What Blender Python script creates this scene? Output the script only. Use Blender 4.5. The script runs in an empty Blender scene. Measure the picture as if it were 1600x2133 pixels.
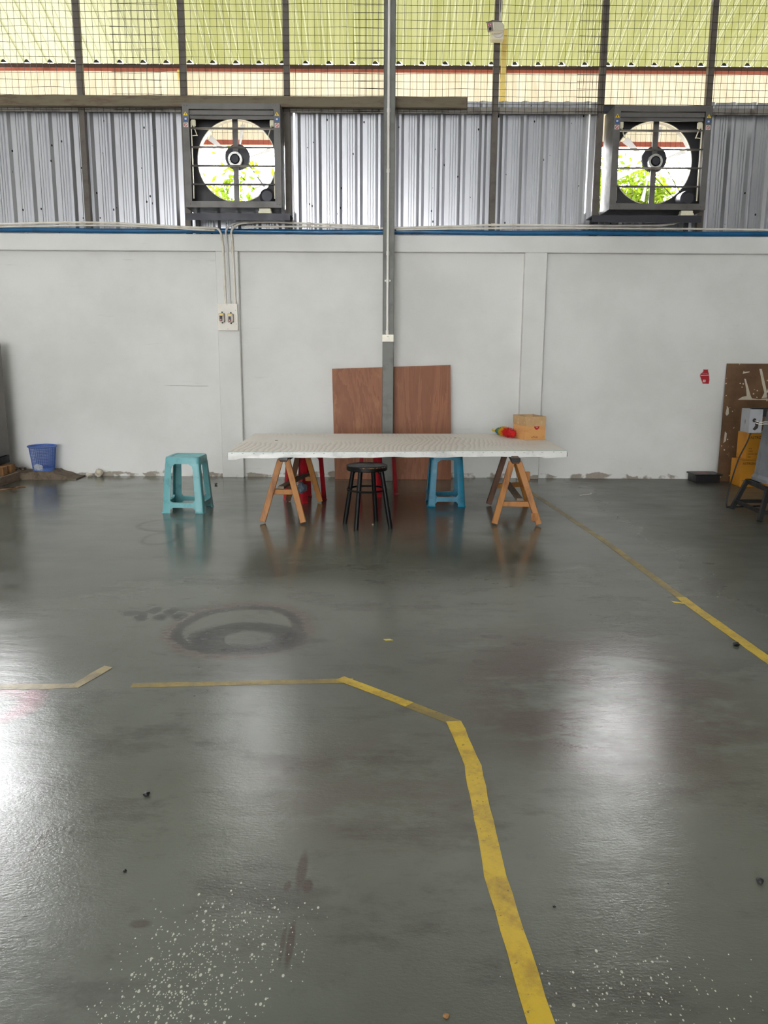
import bpy, bmesh, math, random
from mathutils import Vector, Matrix
random.seed(7)
PI = math.pi
scene = bpy.context.scene
COL = scene.collection
ORG = {}

# ------------------------------------------------------------------ objects
def props(o, label=None, cat=None, group=None, kind=None):
    if label: o['label'] = label
    if cat: o['category'] = cat
    if group: o['group'] = group
    if kind: o['kind'] = kind
    return o

def thing(name, loc, label, cat, group=None):
    o = bpy.data.objects.new(name, None)
    COL.objects.link(o)
    o.empty_display_size = 0.1
    o.location = loc
    ORG[o.name] = Vector(loc)
    return props(o, label, cat, group)

class MB:
    """collects world-space shapes, then links them as one mesh object"""
    def __init__(self):
        self.bm = bmesh.new()
    def face(self, pts):
        return self.bm.faces.new([self.bm.verts.new(p) for p in pts])
    def box(self, x0, x1, y0, y1, z0, z1, bev=0.0, M=None, seg=1):
        t = bmesh.new()
        bmesh.ops.create_cube(t, size=1)
        for v in t.verts:
            v.co = Vector(((x0 + x1) / 2 + v.co.x * (x1 - x0), (y0 + y1) / 2 + v.co.y * (y1 - y0), (z0 + z1) / 2 + v.co.z * (z1 - z0)))
        if bev: bmesh.ops.bevel(t, geom=t.edges[:], offset=bev, segments=seg, affect='EDGES')
        return self._add(t, M)
    def _add(self, t, M=None):
        if M is not None: t.transform(M)
        me = bpy.data.meshes.new('t'); t.to_mesh(me); t.free()
        self.bm.from_mesh(me); bpy.data.meshes.remove(me)
        return self
    def bar(self, a, b, w, h, bev=0.0, up=(0, 0, 1), seg=1):
        a, b = Vector(a), Vector(b)
        d = (b - a); L = d.length; d.normalize()
        u = Vector(up)
        if abs(d.dot(u)) > 0.98: u = Vector((0, 1, 0))
        x = d.cross(u).normalized(); z = x.cross(d).normalized()
        M = Matrix(((x.x, d.x, z.x, a.x), (x.y, d.y, z.y, a.y), (x.z, d.z, z.z, a.z), (0, 0, 0, 1)))
        return self.box(-w / 2, w / 2, 0, L, -h / 2, h / 2, bev, M, seg)
    def tube(self, pts, r, n=10, caps=True, radii=None):
        pts = [Vector(p) for p in pts]
        rings = []; N = len(pts); prev = None
        for i, p in enumerate(pts):
            d = (pts[min(i + 1, N - 1)] - pts[max(i - 1, 0)]).normalized()
            if prev is None:
                u = Vector((0, 0, 1)) if abs(d.z) < 0.9 else Vector((1, 0, 0))
            else: u = prev
            x = d.cross(u).normalized(); u = x.cross(d).normalized(); prev = u
            rr = radii[i] if radii else r
            rings.append([self.bm.verts.new(p + x * rr * math.cos(2 * PI * k / n) + u * rr * math.sin(2 * PI * k / n)) for k in range(n)])
        for a, b in zip(rings, rings[1:]):
            for k in range(n):
                self.bm.faces.new((a[k], a[(k + 1) % n], b[(k + 1) % n], b[k]))
        if caps:
            self.bm.faces.new(rings[0][::-1]); self.bm.faces.new(rings[-1])
        return self
    def lathe(self, prof, c=(0, 0, 0), n=32, axis='z'):
        """prof: list of (r, h); closed at ends where r == 0"""
        rings = []
        for r, h in prof:
            if r <= 1e-6: rings.append([self.bm.verts.new(self._ax(0, 0, h, c, axis))])
            else: rings.append([self.bm.verts.new(self._ax(r * math.cos(2 * PI * k / n), r * math.sin(2 * PI * k / n), h, c, axis)) for k in range(n)])
        for a, b in zip(rings, rings[1:]):
            for k in range(n):
                j = (k + 1) % n
                if len(a) == 1 and len(b) == 1: continue
                if len(a) == 1: self.bm.faces.new((a[0], b[k], b[j]))
                elif len(b) == 1: self.bm.faces.new((a[k], b[0], a[j]))
                else: self.bm.faces.new((a[k], b[k], b[j], a[j]))
        return self
    @staticmethod
    def _ax(a, b, h, c, axis):
        if axis == 'z': return Vector((c[0] + a, c[1] + b, c[2] + h))
        if axis == 'y': return Vector((c[0] + a, c[1] + h, c[2] + b))
        return Vector((c[0] + h, c[1] + a, c[2] + b))
    def prism(self, poly, vec):
        """polygon (3d points) extruded along vec"""
        vec = Vector(vec)
        a = [self.bm.verts.new(Vector(p)) for p in poly]
        b = [self.bm.verts.new(Vector(p) + vec) for p in poly]
        self.bm.faces.new(a); self.bm.faces.new(b[::-1])
        n = len(a)
        for k in range(n): self.bm.faces.new((a[k], b[k], b[(k + 1) % n], a[(k + 1) % n]))
        return self
    def build(self, name, m, parent=None, smooth=False, angle=35, **kw):
        bm = self.bm
        bmesh.ops.recalc_face_normals(bm, faces=bm.faces[:])
        org = ORG[parent.name] if parent is not None else Vector((0, 0, 0))
        if parent is None and kw.get('base') is not None: org = Vector(kw['base'])
        for v in bm.verts: v.co -= org
        me = bpy.data.meshes.new(name); bm.to_mesh(me); bm.free()
        if smooth:
            for p in me.polygons: p.use_smooth = True
            try: me.set_sharp_from_angle(angle=math.radians(angle))
            except Exception: pass
        o = bpy.data.objects.new(name, me); COL.objects.link(o)
        me.materials.append(m)
        if parent is not None:
            o.parent = parent
        else:
            o.location = org
        ORG[o.name] = org
        props(o, kw.get('label'), kw.get('cat'), kw.get('group'), kw.get('kind'))
        return o

def text_mesh(name, body, size, M, m, parent, depth=0.0004, align='LEFT'):
    cu = bpy.data.curves.new(name, 'FONT'); cu.body = body; cu.size = size; cu.extrude = depth; cu.align_x = align
    o = bpy.data.objects.new(name, cu); COL.objects.link(o)
    dg = bpy.context.evaluated_depsgraph_get(); dg.update()
    me = bpy.data.meshes.new_from_object(o.evaluated_get(dg))
    bpy.data.objects.remove(o); bpy.data.curves.remove(cu)
    me.transform(Matrix.Translation(-ORG[parent.name]) @ M)
    me.materials.clear(); me.materials.append(m)
    r = bpy.data.objects.new(name, me); COL.objects.link(r); r.parent = parent
    ORG[r.name] = ORG[parent.name]
    return r

# ------------------------------------------------------------------ materials
def srgb(r, g, b):
    f = lambda c: (c / 255 / 12.92) if c / 255 <= 0.04045 else ((c / 255 + 0.055) / 1.055) ** 2.4
    return (f(r), f(g), f(b), 1)

class G:
    """small node-graph helper"""
    def __init__(self, name):
        self.m = bpy.data.materials.new(name); self.m.use_nodes = True
        self.t = self.m.node_tree; self.N = self.t.nodes; self.L = self.t.links
        self.p = self.N['Principled BSDF']; self.out = self.N['Material Output']
        self.co = self.N.new('ShaderNodeTexCoord').outputs['Object']
    def set(self, sock, v):
        if hasattr(v, 'links') or isinstance(v, bpy.types.NodeSocket): self.L.new(v, sock)
        else: sock.default_value = v
    def math(self, op, a, b=0.0, c=None, clamp=False):
        n = self.N.new('ShaderNodeMath'); n.operation = op; n.use_clamp = clamp
        self.set(n.inputs[0], a); self.set(n.inputs[1], b)
        if c is not None: self.set(n.inputs[2], c)
        return n.outputs[0]
    def scale(self, s, loc=(0, 0, 0)):
        n = self.N.new('ShaderNodeMapping'); self.L.new(self.co, n.inputs[0])
        n.inputs['Scale'].default_value = s; n.inputs['Location'].default_value = loc
        return n.outputs[0]
    def noise(self, scale, detail=4, rough=0.55, vec=None, dist=0.0, out='Fac'):
        n = self.N.new('ShaderNodeTexNoise'); self.L.new(vec if vec is not None else self.co, n.inputs['Vector'])
        n.inputs['Scale'].default_value = scale; n.inputs['Detail'].default_value = detail
        n.inputs['Roughness'].default_value = rough; n.inputs['Distortion'].default_value = dist
        return n.outputs[out]
    def voro(self, scale, vec=None, out='Distance', rnd=1.0):
        n = self.N.new('ShaderNodeTexVoronoi'); self.L.new(vec if vec is not None else self.co, n.inputs['Vector'])
        n.inputs['Scale'].default_value = scale; n.inputs['Randomness'].default_value = rnd
        return n.outputs[out]
    def rng(self, v, a, b, c=0.0, d=1.0, smooth=True):
        n = self.N.new('ShaderNodeMapRange'); n.interpolation_type = 'SMOOTHSTEP' if smooth else 'LINEAR'
        self.set(n.inputs['Value'], v)
        for k, x in zip(('From Min', 'From Max', 'To Min', 'To Max'), (a, b, c, d)): n.inputs[k].default_value = x
        return n.outputs['Result']
    def mix(self, f, a, b):
        n = self.N.new('ShaderNodeMix'); n.data_type = 'RGBA'
        self.set(n.inputs['Factor'], f)
        self.set(n.inputs[6], a); self.set(n.inputs[7], b)
        return n.outputs[2]
    def xyz(self):
        n = self.N.new('ShaderNodeSeparateXYZ'); self.L.new(self.co, n.inputs[0]); return n.outputs
    def bump(self, h, strength=0.2, dist=0.01):
        n = self.N.new('ShaderNodeBump'); n.inputs['Strength'].default_value = strength; n.inputs['Distance'].default_value = dist
        self.L.new(h, n.inputs['Height']); self.L.new(n.outputs[0], self.p.inputs['Normal'])
        return n
    def base(self, c): self.set(self.p.inputs['Base Color'], c); return self
    def rough(self, v): self.set(self.p.inputs['Roughness'], v); return self
    def metal(self, v): self.set(self.p.inputs['Metallic'], v); return self
    def spec(self, v): self.p.inputs['Specular IOR Level'].default_value = v; return self

def mat(name, c, rough=0.5, metal=0.0, var=0.12, scale=6.0, bump=0.0, stretch=(1, 1, 1), dark=None, spec=0.5, cover=(0.45, 0.75)):
    g = G(name)
    c = c if len(c) == 4 else srgb(*c)
    d = dark if dark is not None else tuple(x * (1 - var) for x in c[:3]) + (1,)
    if dark is not None and len(dark) == 3: d = srgb(*dark)
    v = g.scale(stretch)
    n = g.noise(scale, 5, 0.6, v)
    g.base(g.mix(g.rng(n, cover[0], cover[1]), c, d))
    g.rough(g.rng(g.noise(scale * 2.3, 3, 0.5, v), 0.3, 0.7, max(0.02, rough - 0.07), min(1, rough + 0.07)))
    g.metal(metal).spec(spec)
    if bump: g.bump(g.noise(scale * 6, 4, 0.6, v), bump, 0.004)
    return g.m

M = {}
M['grey_steel'] = mat('grey painted steel', (96, 92, 86), 0.5, 0.0, scale=9, dark=(74, 68, 62))
M['angle'] = mat('dirty angle iron', (138, 132, 124), 0.6, 0.0, scale=9, dark=(96, 88, 80))
M['post_steel'] = mat('brown grey steel', (92, 84, 76), 0.55, 0.0, scale=7, dark=(66, 58, 51))
M['beam_rust'] = mat('weathered brown beam', (104, 94, 72), 0.6, 0.0, scale=5, dark=(84, 62, 46), stretch=(1, 3, 5))
M['dark_metal'] = mat('dark fan metal', (52, 52, 58), 0.45, 0.3, scale=5)
M['fan_metal'] = mat('fan housing metal', (100, 97, 94), 0.45, 0.2, scale=5, dark=(82, 78, 75))
M['fan_back'] = mat('fan back sheet', (44, 43, 46), 0.5, 0.2, scale=5)
M['bright_metal'] = mat('bright metal', (205, 205, 200), 0.25, 0.9, scale=5)
M['blade'] = mat('pale fan blade', (215, 215, 218), 0.4, 0.2, scale=4)
M['cream_plastic'] = mat('cream plastic', (222, 216, 190), 0.45, 0, 0.05)
M['conduit'] = mat('cream conduit', (226, 220, 208), 0.45, 0, scale=8, dark=(200, 190, 172))
M['white_conduit'] = mat('white conduit', (226, 222, 214), 0.4, 0, 0.05)
M['flex'] = mat('grey flexible conduit', (204, 202, 198), 0.5, 0, 0.1)
M['blue_pipe'] = mat('blue pipe', (20, 92, 138), 0.35, 0, scale=5, dark=(14, 66, 104))
M['white_plate'] = mat('ivory switch plate', (234, 228, 208), 0.35, 0, 0.04)
M['panel'] = mat('ivory panel', (226, 220, 208), 0.45, 0, 0.06, scale=12)
M['black'] = mat('black', (18, 18, 19), 0.45, 0, 0.2)
M['red_btn'] = mat('red button', (150, 24, 30), 0.35)
M['white_btn'] = mat('white dot', (235, 225, 225), 0.4)
M['swgrey'] = mat('grey switch case', (150, 140, 128), 0.4, 0.2, dark=(120, 108, 96))
M['swyellow'] = mat('yellow switch plate', (214, 190, 92), 0.4)
M['yellow'] = mat('yellow', (230, 195, 30), 0.5)
M['sticker_blue'] = mat('blue sticker', (40, 84, 140), 0.5)
M['sticker_white'] = mat('pale sticker', (206, 198, 190), 0.5)
M['sticker_red'] = mat('red sticker', (165, 16, 28), 0.45, 0, 0.05)
M['pink'] = mat('pink mark', (214, 60, 110), 0.4)
M['wood_trestle'] = mat('trestle wood', (168, 112, 52), 0.55, 0, scale=7, dark=(122, 74, 34), stretch=(3, 3, 0.6), bump=0.1)
M['wood_dark'] = mat('dark trestle wood', (92, 60, 36), 0.6, 0, scale=7, dark=(62, 40, 26), stretch=(3, 3, 0.6), bump=0.1)
M['wood_grey'] = mat('weathered grey wood', (126, 108, 90), 0.7, 0, scale=9, dark=(92, 76, 62), stretch=(3, 0.6, 3), bump=0.1)
M['wood_pallet'] = mat('pallet wood', (150, 108, 66), 0.7, 0, scale=9, dark=(104, 70, 42), stretch=(0.6, 3, 3), bump=0.15)
M['black_stool'] = mat('black lacquer', (9, 8, 8), 0.5, 0, 0.3, scale=8, spec=0.25)
M['worn_edge'] = mat('worn wood', (150, 112, 78), 0.6, 0, scale=30, dark=(30, 26, 22), cover=(0.4, 0.55))
M['teal'] = mat('faded teal plastic', (104, 168, 172), 0.42, 0, scale=14, dark=(76, 132, 138), cover=(0.5, 0.8))
M['blue'] = mat('blue plastic', (0, 112, 138), 0.45, 0, scale=9, dark=(0, 90, 116))
M['red'] = mat('red plastic', (168, 20, 34), 0.4, 0, scale=8, dark=(120, 12, 22))
M['carton'] = mat('carton', (204, 150, 92), 0.7, 0, scale=8, dark=(188, 134, 74), stretch=(1, 1, 3))
M['carton_in'] = mat('carton inside', (150, 116, 82), 0.8, 0, 0.1)
M['tape_tan'] = mat('clear tan parcel tape', (192, 160, 118), 0.22, 0, scale=12, dark=(180, 148, 108), bump=0.1)
M['ink'] = mat('black ink', (34, 26, 20), 0.6, 0, 0.05)
M['ybox'] = mat('yellow carton', (196, 132, 26), 0.65, 0, scale=5, dark=(172, 108, 18))
M['grey_machine'] = mat('grey machine paint', (112, 114, 120), 0.5, 0.0, scale=6, dark=(92, 92, 96))
M['grey_box'] = mat('light grey switch box', (150, 150, 153), 0.5, 0.0, scale=6, dark=(126, 126, 128))
M['stand'] = mat('dark stand steel', (30, 30, 30), 0.55, 0.0, scale=9, dark=(20, 20, 19), spec=0.3)
M['cabinet'] = mat('grey cabinet', (118, 112, 106), 0.5, 0.1, scale=4, dark=(96, 90, 84))
M['basket'] = mat('blue basket plastic', (84, 116, 186), 0.4, 0, 0.15)
M['rubble'] = mat('rubble', (112, 98, 82), 0.9, 0, scale=18, dark=(66, 54, 42), bump=0.4)
M['plaster'] = mat('plaster crumb', (200, 190, 172), 0.9, 0, scale=18, bump=0.3)
M['skirt'] = mat('white plastic film', (222, 221, 216), 0.35, 0, scale=10, dark=(192, 192, 188), bump=0.2)
M['green_line'] = mat('teal edge line', (96, 150, 134), 0.5)
M['timber_y'] = mat('yellow timber', (232, 208, 124), 0.6, 0, scale=6, dark=(206, 176, 92))
M['red_beam'] = mat('red oxide beam', (160, 82, 62), 0.6, 0, scale=7, dark=(124, 56, 44))
M['dark_beam'] = mat('dark brown beam', (70, 46, 34), 0.6, 0, scale=7)
M['bark'] = mat('bark', (96, 80, 62), 0.9, 0, scale=8, dark=(66, 52, 40), bump=0.4)
M['wire'] = mat('rusty mesh wire', (52, 44, 38), 0.6, 0.4, scale=20)
M['soil'] = mat('pale ground', (150, 142, 122), 0.95, 0, scale=1.5, dark=(116, 112, 92))
M['shed'] = mat('grey shed wall', (74, 72, 68), 0.7, 0, scale=2)
M['roof'] = mat('roof sheet', (176, 178, 180), 0.5, 0.0, scale=2)
M['peel'] = mat('peeled yellow tape', (206, 182, 60), 0.5)
for k, c in dict(fluff_b=(30, 96, 170), fluff_g=(70, 130, 70), fluff_y=(214, 168, 40), fluff_r=(190, 24, 24)).items(): M[k] = mat(k, c, 0.9, 0, 0.3, scale=60)

def m_wall():
    g = G('white plastered wall'); x, y, z = g.xyz()
    c = g.mix(g.rng(g.noise(1.1, 5, 0.6), 0.35, 0.72), srgb(222, 221, 217), srgb(210, 209, 204))
    scuff = g.math('MULTIPLY', g.rng(g.noise(3.0, 6, 0.75, g.scale((0.6, 1, 7))), 0.62, 0.74), 0.35)
    c = g.mix(scuff, c, srgb(178, 176, 172))
    scratch = g.math('MULTIPLY', g.math('LESS_THAN', g.math('ABSOLUTE', g.math('SUBTRACT', g.math('ADD', z, g.math('MULTIPLY', g.noise(3, 2), .012)), .960)), .0035), g.math('MULTIPLY', g.rng(x, -2.34, -2.2), g.rng(x, -1.86, -1.83, 1, 0)))
    c = g.mix(g.math('MULTIPLY', scratch, .5), c, srgb(120, 118, 112))
    # flaking, dirty foot of the wall: a strip with broken upper outline
    edge = g.math('ADD', 0.045, g.math('MULTIPLY', g.math('SUBTRACT', g.noise(3.1, 4, 0.6), 0.5), 0.17))
    dirt = g.math('MULTIPLY', g.rng(g.math('SUBTRACT', edge, z), -0.006, 0.008), g.rng(g.noise(5.5, 3, 0.5), 0.44, 0.52))
    c = g.mix(g.math('MULTIPLY', dirt, 0.8), c, g.mix(g.noise(30, 3), srgb(146, 130, 108), srgb(96, 82, 66)))
    g.base(c).rough(0.62)
    g.bump(g.noise(24, 4, 0.6), 0.08, 0.004)
    return g.m
M['wall'] = m_wall()

def m_galv():
    g = G('corrugated galvanised sheet')
    c = g.mix(g.rng(g.noise(1.5, 4, 0.6, g.scale((3, 1, 0.5))), 0.35, 0.7), srgb(198, 199, 203), srgb(186, 186, 191))
    spots = g.math('MULTIPLY', g.math('LESS_THAN', g.voro(11, g.scale((1.2, 1, 0.75))), 0.10), g.math('GREATER_THAN', g.noise(6, 2), 0.52))
    c = g.mix(spots, c, srgb(52, 46, 42))
    drip = g.math('MULTIPLY', g.rng(g.noise(5, 5, 0.7, g.scale((6, 1, 0.5))), 0.74, 0.82), 0.12)
    c = g.mix(drip, c, srgb(120, 112, 104))
    g.base(c).metal(0.85)
    g.rough(0.28)
    return g.m
M['galv'] = m_galv()

def m_trans(name, c1, c2, tr, stretch, scale=1.5):
    g = G(name)
    n = g.rng(g.noise(scale, 4, 0.6, g.scale(stretch)), 0.38, 0.66)
    c = g.mix(n, c1, c2)
    d = g.N.new('ShaderNodeBsdfDiffuse'); t = g.N.new('ShaderNodeBsdfTranslucent'); mx = g.N.new('ShaderNodeMixShader')
    g.L.new(c, d.inputs[0]); g.L.new(c, t.inputs[0]); mx.inputs[0].default_value = tr
    g.L.new(d.outputs[0], mx.inputs[1]); g.L.new(t.outputs[0], mx.inputs[2]); g.L.new(mx.outputs[0], g.out.inputs[0])
    return g.m
M['closure'] = m_trans('grey rib closure', (0.085, 0.085, 0.055, 1), (0.06, 0.06, 0.04, 1), 0.5, (1, 1, 1))
def m_canopy():
    g = G('yellow green translucent ribbed sheet'); x, y, z = g.xyz()
    f = g.math('FRACT', g.math('DIVIDE', x, .25))
    def line(c, w): return g.rng(g.math('ABSOLUTE', g.math('SUBTRACT', f, c)), w * .5, w, 1, 0)
    ln = g.math('MAXIMUM', g.math('MAXIMUM', line(.40, .045), line(.69, .045)), g.math('MAXIMUM', g.math('MULTIPLY', line(.22, .03), .6), g.math('MULTIPLY', line(.82, .03), .6)))
    c = g.mix(g.rng(g.noise(1.2, 3, 0.6, g.scale((4, .4, 1))), .4, .65), (0.070, 0.070, 0.026, 1), (0.084, 0.083, 0.037, 1))
    c = g.mix(g.rng(x, -1.9, -3.4), c, (0.135, 0.131, 0.088, 1))  # sky glow towards the left, painted into the sheet colour
    c = g.mix(g.math('MULTIPLY', ln, .8), c, (0.15, 0.15, 0.085, 1))
    d = g.N.new('ShaderNodeBsdfDiffuse'); t = g.N.new('ShaderNodeBsdfTranslucent'); mx = g.N.new('ShaderNodeMixShader')
    g.L.new(c, d.inputs[0]); g.L.new(c, t.inputs[0]); mx.inputs[0].default_value = .5
    g.L.new(d.outputs[0], mx.inputs[1]); g.L.new(t.outputs[0], mx.inputs[2]); g.L.new(mx.outputs[0], g.out.inputs[0])
    return g.m
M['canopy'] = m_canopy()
M['cream_sheet'] = m_trans('cream translucent sheet', (0.215, 0.190, 0.138, 1), (0.245, 0.222, 0.172, 1), 0.42, (5, 1, 0.6))
M['leaf'] = m_trans('sunlit leaf', (0.15, 0.20, 0.012, 1), (0.08, 0.13, 0.012, 1), 0.5, (1, 1, 1), 3)

M['skylight'] = m_trans('translucent skylight sheet', (.50, .50, .49, 1), (.46, .46, .45, 1), 0.5, (1, 1, 1))

def m_floor():
    g = G('grey painted concrete floor'); x, y, z = g.xyz()
    warp = g.math('MULTIPLY', g.math('SUBTRACT', g.noise(3.2, 5, 0.65), 0.5), 0.16)
    warp2 = g.math('MULTIPLY', g.math('SUBTRACT', g.noise(3.2, 5, 0.65, g.scale((1, 1, 1), (7, 3, 0))), 0.5), 0.16)
    xw, yw = g.math('ADD', x, warp), g.math('ADD', y, warp2)
    def rad(cx, cy, rx, ry, X=None, Y=None):
        a = g.math('DIVIDE', g.math('SUBTRACT', X if X is not None else x, cx), rx)
        b = g.math('DIVIDE', g.math('SUBTRACT', Y if Y is not None else y, cy), ry)
        return g.math('SQRT', g.math('ADD', g.math('MULTIPLY', a, a), g.math('MULTIPLY', b, b)))
    def blob(cx, cy, rx, ry, soft=0.6, w=True): return g.rng(rad(cx, cy, rx, ry, xw if w else None, yw if w else None), 1 - soft, 1, 1, 0)
    def ring(cx, cy, rx, ry, wd): return g.rng(g.math('ABSOLUTE', g.math('SUBTRACT', rad(cx, cy, rx, ry, g.math('ADD', x, g.math('MULTIPLY', warp, .55)), g.math('ADD', y, g.math('MULTIPLY', warp2, .55))), 1)), 0, wd, 1, 0)
    grain = g.rng(g.noise(22, 5, 0.7, g.scale((1, 1.6, 1))), 0.3, 0.62)
    big = g.noise(0.55, 5, 0.6)
    c = g.mix(g.rng(big, 0.35, 0.68), srgb(97, 100, 90), srgb(85, 86, 77))
    c = g.mix(g.math('MULTIPLY', g.rng(g.noise(2.4, 6, 0.7, g.scale((0.8, 1.6, 1))), 0.50, 0.66), 0.6), c, srgb(66, 63, 57))
    c = g.mix(g.math('MULTIPLY', g.rng(g.noise(9, 6, 0.75), 0.55, 0.75), 0.3), c, srgb(62, 58, 53))
    # brownish worn patches
    brown = g.math('MULTIPLY', g.math('MAXIMUM', blob(0.85, 3.0, 0.75, 1.0), g.math('MULTIPLY', blob(-0.05, 2.3, 0.5, 0.5), 0.5)), g.rng(g.noise(2.6, 7, 0.72, g.scale((0.8, 1.5, 1), (2, 5, 0))), 0.36, 0.54))
    c = g.mix(g.math('MULTIPLY', brown, 0.9), c, srgb(74, 59, 52))
    # soot rings
    s = g.math('MULTIPLY', ring(-0.69, 3.72, 0.285, 0.32, 0.16), 0.6)
    s = g.math('MAXIMUM', s, g.math('MULTIPLY', ring(-0.63, 3.58, 0.19, 0.150, 0.62), 1.0))
    s = g.math('MAXIMUM', s, g.math('MULTIPLY', ring(-1.665, 6.07, 0.20, 0.21, 0.2), 0.5))
    s = g.math('MAXIMUM', s, g.math('MULTIPLY', ring(-1.59, 5.62, 0.12, 0.19, 0.26), 0.5))
    for cx, cy, rx, ry in ((-1.27, 3.95, .05, .05), (-1.21, 3.90, .03, .07), (-1.165, 3.98, .04, .05), (-1.12, 3.88, .045, .05), (-1.07, 3.94, .04, .07), (-1.025, 3.89, .035, .05)):
        s = g.math('MAXIMUM', s, g.math('MULTIPLY', blob(cx, cy, rx * 1.3, ry * 1.3, 0.8), 0.6))
    s = g.math('MULTIPLY', s, g.math('ADD', 0.35, g.math('MULTIPLY', grain, 0.65)))
    halo = g.math('MULTIPLY', g.math('MULTIPLY', ring(-0.69, 3.72, 0.31, 0.36, 0.30), grain), 0.75)
    c = g.mix(halo, c, srgb(88, 58, 52))
    c = g.mix(g.math('MULTIPLY', s, 1.9, clamp=True), c, srgb(20, 18, 19))
    # pink spill and pale overspray
    c = g.mix(g.math('MULTIPLY', ring(-1.47, 2.83, 0.14, 0.15, 0.6), 0.6), c, srgb(160, 70, 92))
    c = g.mix(g.math('MULTIPLY', blob(-1.56, 2.83, 0.12, 0.12, 0.8), 0.5), c, srgb(140, 160, 160))
    # brown drips
    for cx, cy, rx, ry, a in ((-0.205, 1.86, .012, .075, .8), (-0.185, 1.80, .012, .025, .9), (-0.235, 1.80, .008, .02, .7), (-0.205, 1.60, .008, .07, .8), (-0.222, 1.60, .005, .06, .6), (-.56, 1.66, .022, .014, .6), (-.92, 1.93, .014, .12, .5), (-.97, 1.80, .013, .1, .6), (.51, 3.62, .05, .03, .7), (.62, 3.52, .03, .03, .6), (.70, 3.62, .05, .02, .6), (.41, 3.3, .025, .03, .6), (-1.40, 2.98, .02, .012, .8), (-.75, 3.34, .03, .02, .5)):
        c = g.mix(g.math('MULTIPLY', blob(cx, cy, rx * 1.5, ry * 1.4, 0.55, False), a), c, srgb(66, 52, 44))
    # white paint splatter
    dens = g.math('MAXIMUM', blob(-0.42, 1.42, 0.22, 0.30, 0.95), g.math('MULTIPLY', blob(-0.36, 1.60, 0.28, 0.26, 0.95), 0.55))
    dens = g.math('MAXIMUM', dens, g.math('MULTIPLY', blob(0.55, 1.45, 0.35, 0.22, 0.95), 0.25))
    def dots(sc, thr):
        n = g.N.new('ShaderNodeTexVoronoi'); g.L.new(g.scale((1, 0.62, 1)), n.inputs['Vector']); n.inputs['Scale'].default_value = sc
        sep = g.N.new('ShaderNodeSeparateColor'); g.L.new(n.outputs['Color'], sep.inputs[0])
        size = g.math('MULTIPLY', sep.outputs[1], thr)
        return g.math('MULTIPLY', g.math('LESS_THAN', n.outputs['Distance'], size), g.math('LESS_THAN', sep.outputs[0], dens))
    w = g.math('MAXIMUM', dots(105, 0.36), dots(210, 0.40))
    c = g.mix(g.math('MULTIPLY', w, 0.85), c, srgb(196, 194, 178))
    specks = g.math('MULTIPLY', g.math('LESS_THAN', g.voro(7), 0.028), g.math('GREATER_THAN', g.noise(4, 1), 0.5))
    c = g.mix(specks, c, srgb(40, 34, 30))
    c = g.mix(g.math('MULTIPLY', g.rng(xw, 1.5, 2.4), 0.42), c, srgb(58, 56, 50))  # weaker light on the right side, painted into the floor colour
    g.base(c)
    g.p.inputs['Specular IOR Level'].default_value = 0.5
    r = g.rng(g.noise(1.3, 4, 0.6, g.scale((0.9, 1.5, 1), (3, 1, 0))), 0.25, 0.75, 0.07, 0.20, False)
    r = g.math('ADD', r, g.rng(g.noise(4.5, 5, 0.6, g.scale((0.8, 1.5, 1), (1, 8, 0))), 0.2, 0.8, 0.0, 0.10, False))
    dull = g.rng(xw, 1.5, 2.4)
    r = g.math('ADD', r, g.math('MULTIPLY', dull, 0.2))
    r = g.math('ADD', r, g.math('MULTIPLY', s, 0.1))
    g.rough(r)
    h1 = g.math('MULTIPLY', g.noise(7, 3, 0.55, g.scale((1, 2.6, 1))), 0.35)
    h2 = g.math('MULTIPLY', g.noise(55, 4, 0.7, g.scale((1, 2.0, 1))), 0.19)
    patch = g.rng(g.noise(1.3, 4, 0.6, g.scale((1, 1, 1), (11, 4, 0))), 0.42, 0.6, 0.35, 1)
    h3 = g.math('MULTIPLY', g.math('MULTIPLY', g.noise(85, 3, 0.6, g.scale((1, 1.7, 1))), 0.22), patch)
    near = g.rng(y, 2.8, 4.8, 1.0, 0.13)
    g.bump(g.math('MULTIPLY', near, g.math('ADD', g.math('ADD', h1, h2), h3)), 0.26, 0.012)
    return g.m
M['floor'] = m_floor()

def m_ply(name, c1, c2, c3, sc=(2.2, 2.2, 0.35)):
    g = G(name)
    v = g.scale(sc)
    n = g.noise(1.4, 5, 0.6, v, 1.2)
    band = g.math('FRACT', g.math('MULTIPLY', n, 9))
    c = g.mix(g.rng(band, 0.1, 0.9), c1, c2)
    c = g.mix(g.math('MULTIPLY', g.rng(g.noise(2.2, 4, 0.6, g.scale((1.6, 1, .8), (4, 0, 1))), 0.52, 0.74), 0.55), c, c3)
    c = g.mix(g.math('MULTIPLY', g.rng(g.noise(60, 3, 0.7, g.scale((1, 1, 0.12))), 0.5, 0.7), 0.3), c, tuple(x * .6 for x in c1[:3]) + (1,))
    g.base(c).rough(0.55)
    return g.m
M['ply'] = m_ply('reddish plywood', srgb(132, 76, 42), srgb(148, 90, 54), srgb(182, 130, 82))

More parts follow.
